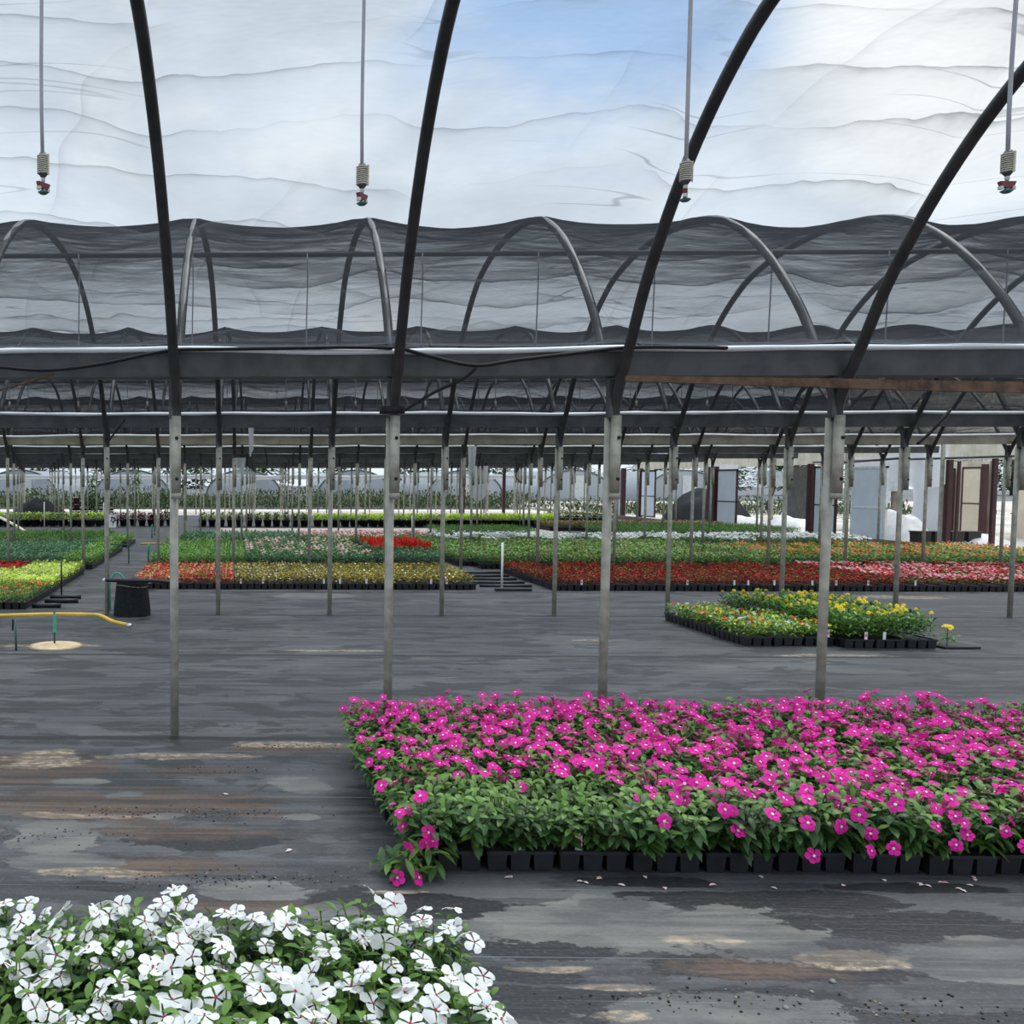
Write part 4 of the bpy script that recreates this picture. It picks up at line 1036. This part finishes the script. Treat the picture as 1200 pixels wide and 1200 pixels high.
wall_seg('wall_right_shed', 22.5, 37.1, 39., .01, 2.1, 'gutter_steel', 'grey shed panel beyond the white door', .02)
MB().tube([(16.35, 19., 2.06), (16.35, 27., 2.06)], .03, 'gutter_steel', 6).obj('side_rail', None, None, label='dark horizontal pipe rail above the maroon posts at right', cat='rail')
for q, y in enumerate((19.4, 22.05, 25.45)):
    post_box('grey_post', 16.3, y, .06, .06, 2.9, 'galv', f'thin grey upright by the right side rail, {nth(q)} from the right', 'post', 'thin grey uprights at right')
b = MB()
MB().tube([(15.95, 25.6, 2.0), (15.95, 22.9, 2.08)], .03, 'maroon', 6).obj('door_header', None, None, label='maroon pipe header above the white door behind the fourth near post', cat='rail')
rag('hanging_plastic', 16.4, 23.2, 2.4, 1.5, 1.1, 'film_white', 'big torn sheet of white plastic hanging by the right side', rz=-1., seed=5)
rag('hanging_plastic', 20.6, 30.6, 2.3, 1.3, 1.9, 'film_white', 'long shredded white plastic hanging left of the grey box', rz=-.8, seed=6)
rag('hanging_plastic', 17.2, 33.5, 2.1, .9, 1.5, 'film_white', 'shredded strips of white plastic beyond the open white door', rz=-.6, seed=8)
mound('plastic_heap', 16.75, 24.2, .8, .9, .75, 'film_heap', 'heap of white plastic film on the ground right of the fourth near post', 'heap', 4)
mound('plastic_heap', 16.7, 28.6, .8, 1.2, .45, 'film_heap', 'low heap of white plastic film beyond the white door', 'heap', 6)
mound('plastic_heap', 17.2, 32.2, .8, .7, .35, 'film_heap', 'small heap of white plastic by the farther open door', 'heap', 7)
mound('plastic_heap', 17.6, 22.6, .7, .8, .3, 'film_heap', 'flat scrap of white plastic on the gravel at right', 'heap', 9)
for q in range(4):
    bx = empty('black_bin', (16.15+.37*q, 22.45-.02*q, .014), 0, label=f'black nursery bin beside the kerb at right, {nth(q)} from the left', cat='bin', group='black bins by the right kerb')
    MB().box((0, 0, .17), (.3, .3, .33), 'black_plastic', .9).obj('bin_body', bx)
    MB().box((0, 0, .335), (.33, .33, .02), 'black_plastic').obj('rim', bx)
hb = empty('heater_box', (17.2, 25.1, 1.25), label='grey metal heater box hung by the torn plastic at right', cat='heater')
MB().box((0, 0, .22), (.5, .45, .4), 'box_grey').obj('casing', hb)
MB().lathe((-.0, 0, .42), [(0, 0), (.06, 0), (.06, .25), (0, .25)], 'box_grey', 8).obj('flue_pipe', hb)
MB().box((.2, .1, -.6), (.1, .1, 1.25), 'timber').obj('support_post', hb)
hb2 = empty('control_box', (17.9, 31.6, 0), label='pale grey control box on a post beyond the far white door', cat='box')
MB().box((0, 0, 1.6), (.38, .25, .5), 'box_grey').obj('casing', hb2)
MB().tube([(0, .1, 0.02), (0, .1, 1.4)], .035, 'galv', 7).obj('support_post', hb2)
MB().tube([(0, -.05, 1.35), (-.1, -.1, 1.1), (-.3, -.1, .8), (-.2, -.1, .3), (.1, -.1, .03)], .03, 'black_plastic', 6).obj('power_cable', hb2)
yb = empty('yellow_bin', (21.6, 26.25, .02), label='yellow bin standing in the open doorway at far right', cat='bin')
MB().box((0, 0, .3), (.3, .3, .6), 'bin_yellow', .85).obj('bin_body', yb)
MB().box((0, 0, .62), (.34, .34, .04), 'bin_yellow').obj('lid', yb)
for (x, y, s_, lab) in ((23.5, 27.6, 1., 'seen through the open doorway at far right'), (19.2, 29.2, .8, 'between the grey box and the white wall')):
    sh = empty('dark_shrub', (x, y, .014), label=f'dark green shrub {lab}', cat='shrub')
    f = MB(); rr = random.Random(int(x*7))
    for q in range(500):
        a, e = rr.uniform(0, 6.28), rr.uniform(-.2, 1.5); q2 = s_*.75*rr.uniform(.6, 1)
        f.leaf((q2*math.cos(a)*math.cos(e), q2*math.sin(a)*math.cos(e), .6*s_+q2*math.sin(e)), a, e, .16, .08, rr.choice(('leaf_dark', 'leaf_dark', 'leaf_mid')), .2, 2)
    f.obj('foliage', sh)
    MB().tube([(0, 0, 0), (.03, 0, .5*s_), (0, .02, 1.1*s_)], .04, 'bark', 6).obj('trunk', sh)

# ------------------------------------------------------------------ beyond the far end
b = MB(); rr = random.Random(4)
for k in range(26000):
    y = rr.uniform(50, 60); x = rr.uniform(-17, 17)
    if k > 20000: x, y = rr.uniform(16.5, 34), rr.uniform(42, 52)
    top = .75*(1+.7*mnoise.noise((x*.35, y*.35, 0)))*(.6+.06*(y-50))
    b.leaf((x, y, top*rr.random()), rr.uniform(0, 6.28), rr.uniform(-.1, 1.4), rr.uniform(.15, .4), .09, rr.choice(('weed_green', 'weed_olive', 'weed_green', 'weed_green', 'weed_olive')), rr.uniform(.1, .5), 2)
b.obj('weeds', None, None, label='tall rough green weeds growing beyond the far end', cat='weeds', kind='stuff')
def quonset(x, y, w, h, L, lab):
    q = empty('hoop_greenhouse', (x, y, 0), label=lab, cat='greenhouse', group='white hoop greenhouses beyond the weeds')
    b = MB()
    def fn(u, v):
        a = PI*u
        return (w/2*math.cos(a), L*v, h*math.sin(a)**.8)
    b.grid(fn, 20, 8, 'film_grey'); b.obj('plastic_skin', q)
    e = MB(); N = 20
    i = e.add([(w/2*math.cos(PI*k/N), 0, h*math.sin(PI*k/N)**.8) for k in range(N+1)]); e.face(list(range(i, i+N+1)), 'film_grey')
    e.obj('end_wall', q)
    MB().tube([(w/2*math.cos(PI*k/N), -.03, h*math.sin(PI*k/N)**.8) for k in range(N+1)], .06, 'gutter_steel', 6).obj('end_hoop', q)
    d = MB().box((.4, -.05, .95), (1., .04, 1.9), 'clear_grey').obj('end_door', q)
for k, x in enumerate((-24, -15.8, -7.6, .6, 8.8, 17., 25.2, 33.4)):
    quonset(x, 68+.4*k, 5.6, 2.3, 14., f'white plastic hoop greenhouse beyond the weeds, {nth(k)} from the left')
TREES = []
for k in range(4):
    f = MB(); rr = random.Random(k+70); h = 1.
    for q in range(1100):
        a = rr.uniform(0, 6.28); z = rr.uniform(.12, 1.); wd = .62*math.sin(PI*(z*.8+.12))*rr.random()**.4
        f.leaf((wd*math.cos(a)*(1+.3*math.sin(3*a+k)), wd*math.sin(a), z), a, rr.uniform(-.4, .8), .11, .085, rr.choice(('weed_green', 'leaf_dark', 'leaf_dark', 'weed_olive')), .2, 2)
    TREES.append((f.mesh('tree_crown'), MB().tube([(0, 0, 0), (.03, 0, .4), (0, 0, .8)], .035, 'bark', 6).mesh('trunk')))
rr = random.Random(31)
for k in range(18):
    x = -36+7.8*k+rr.uniform(-.4, .4); y = 96+rr.uniform(-2, 4); h = rr.uniform(4.2, 5.0)
    t = empty('distant_tree', (x, y, 0), rr.uniform(0, 6), label=f'distant hazy tree on the horizon, {nth(k)} from the left', cat='tree', group='distant trees on the horizon')
    t.scale = (h, h, h)
    link('tree_crown', TREES[k % 4][0], t); link('trunk', TREES[k % 4][1], t)

# ------------------------------------------------------------------ sky and light
w = bpy.data.worlds.new('sky'); sc.world = w; w.use_nodes = True
w.node_tree.nodes.clear(); n = NT(w.node_tree)
d = n('ShaderNodeTexCoord').outputs['Generated']
sp_ = n('ShaderNodeSeparateXYZ', {0: d})
# clouds laid out on a level sheet overhead, so that they flatten towards the horizon
zz = n.math('ADD', n.math('MAXIMUM', sp_.outputs[2], 0.), .18)
pv = n('ShaderNodeCombineXYZ', {0: n.math('DIVIDE', sp_.outputs[0], zz), 1: n.math('DIVIDE', sp_.outputs[1], zz), 2: .0}).outputs[0]
c1 = n.noise(n.scaled(pv, 1, 1, 1, (.6, 1.7, 0)), 1.25, 6, .58, .3)
c2 = n.noise(n.scaled(pv, 1, 1, 1, (5.1, 2.2, 0)), 2.6, 5, .6, .2)
cl = n.mix(n.ramp(c1, .34, .66), (.58, .66, .74, 1), (.76, .86, .96, 1))
cl = n.mix(n.math('MULTIPLY', n.ramp(c2, .5, .72), .5), cl, (.9, .94, .96, 1))
def toward(v):
    v = Vector(v).normalized()
    return n('ShaderNodeVectorMath', {0: n('ShaderNodeVectorMath', {0: d}, operation='NORMALIZE').outputs[0], 1: tuple(v)}, operation='DOT_PRODUCT').outputs['Value']
BLUE = Vector((.37, 1.03, .60))
bl = n.math('MULTIPLY', n.ramp(n.math('ADD', toward(BLUE), n.math('MULTIPLY', n.math('SUBTRACT', c2, .5), .05)), .974, .9985), .9)
cl = n.mix(bl, cl, (.36, .56, .88, 1))
SUNV = Vector((.77, 1.03, .475))
glow = n.ramp(n.math('ADD', toward(SUNV), n.math('MULTIPLY', n.math('SUBTRACT', c1, .5), .02)), .988, 1.0)
cl = n.mix(n.math('MULTIPLY', glow, .7), cl, (1.2, 1.2, 1.17, 1))
zen = n.math('ADD', 1., n.math('MULTIPLY', n.ramp(sp_.outputs[2], .42, .95), 1.9))
finish_bg = n('ShaderNodeBackground', {'Color': cl, 'Strength': zen}).outputs[0]
n('ShaderNodeOutputWorld', {'Surface': finish_bg})
sun = bpy.data.objects.new('sun', bpy.data.lights.new('sun', 'SUN')); col.objects.link(sun)
sun.data.energy = 1.5; sun.data.angle = math.radians(22); sun.data.color = (1, .96, .9)
sun.rotation_euler = Vector((.45, .35, 1.)).to_track_quat('Z', 'Y').to_euler()

sc.view_settings.view_transform = 'Standard'; sc.view_settings.look = 'None'
sc.view_settings.exposure = .25; sc.view_settings.gamma = 1.
sc.view_settings.use_curve_mapping = False
sc.cycles.transparent_max_bounces = 48
sc.cycles.max_bounces = 6; sc.cycles.diffuse_bounces = 3; sc.cycles.glossy_bounces = 2; sc.cycles.transmission_bounces = 4
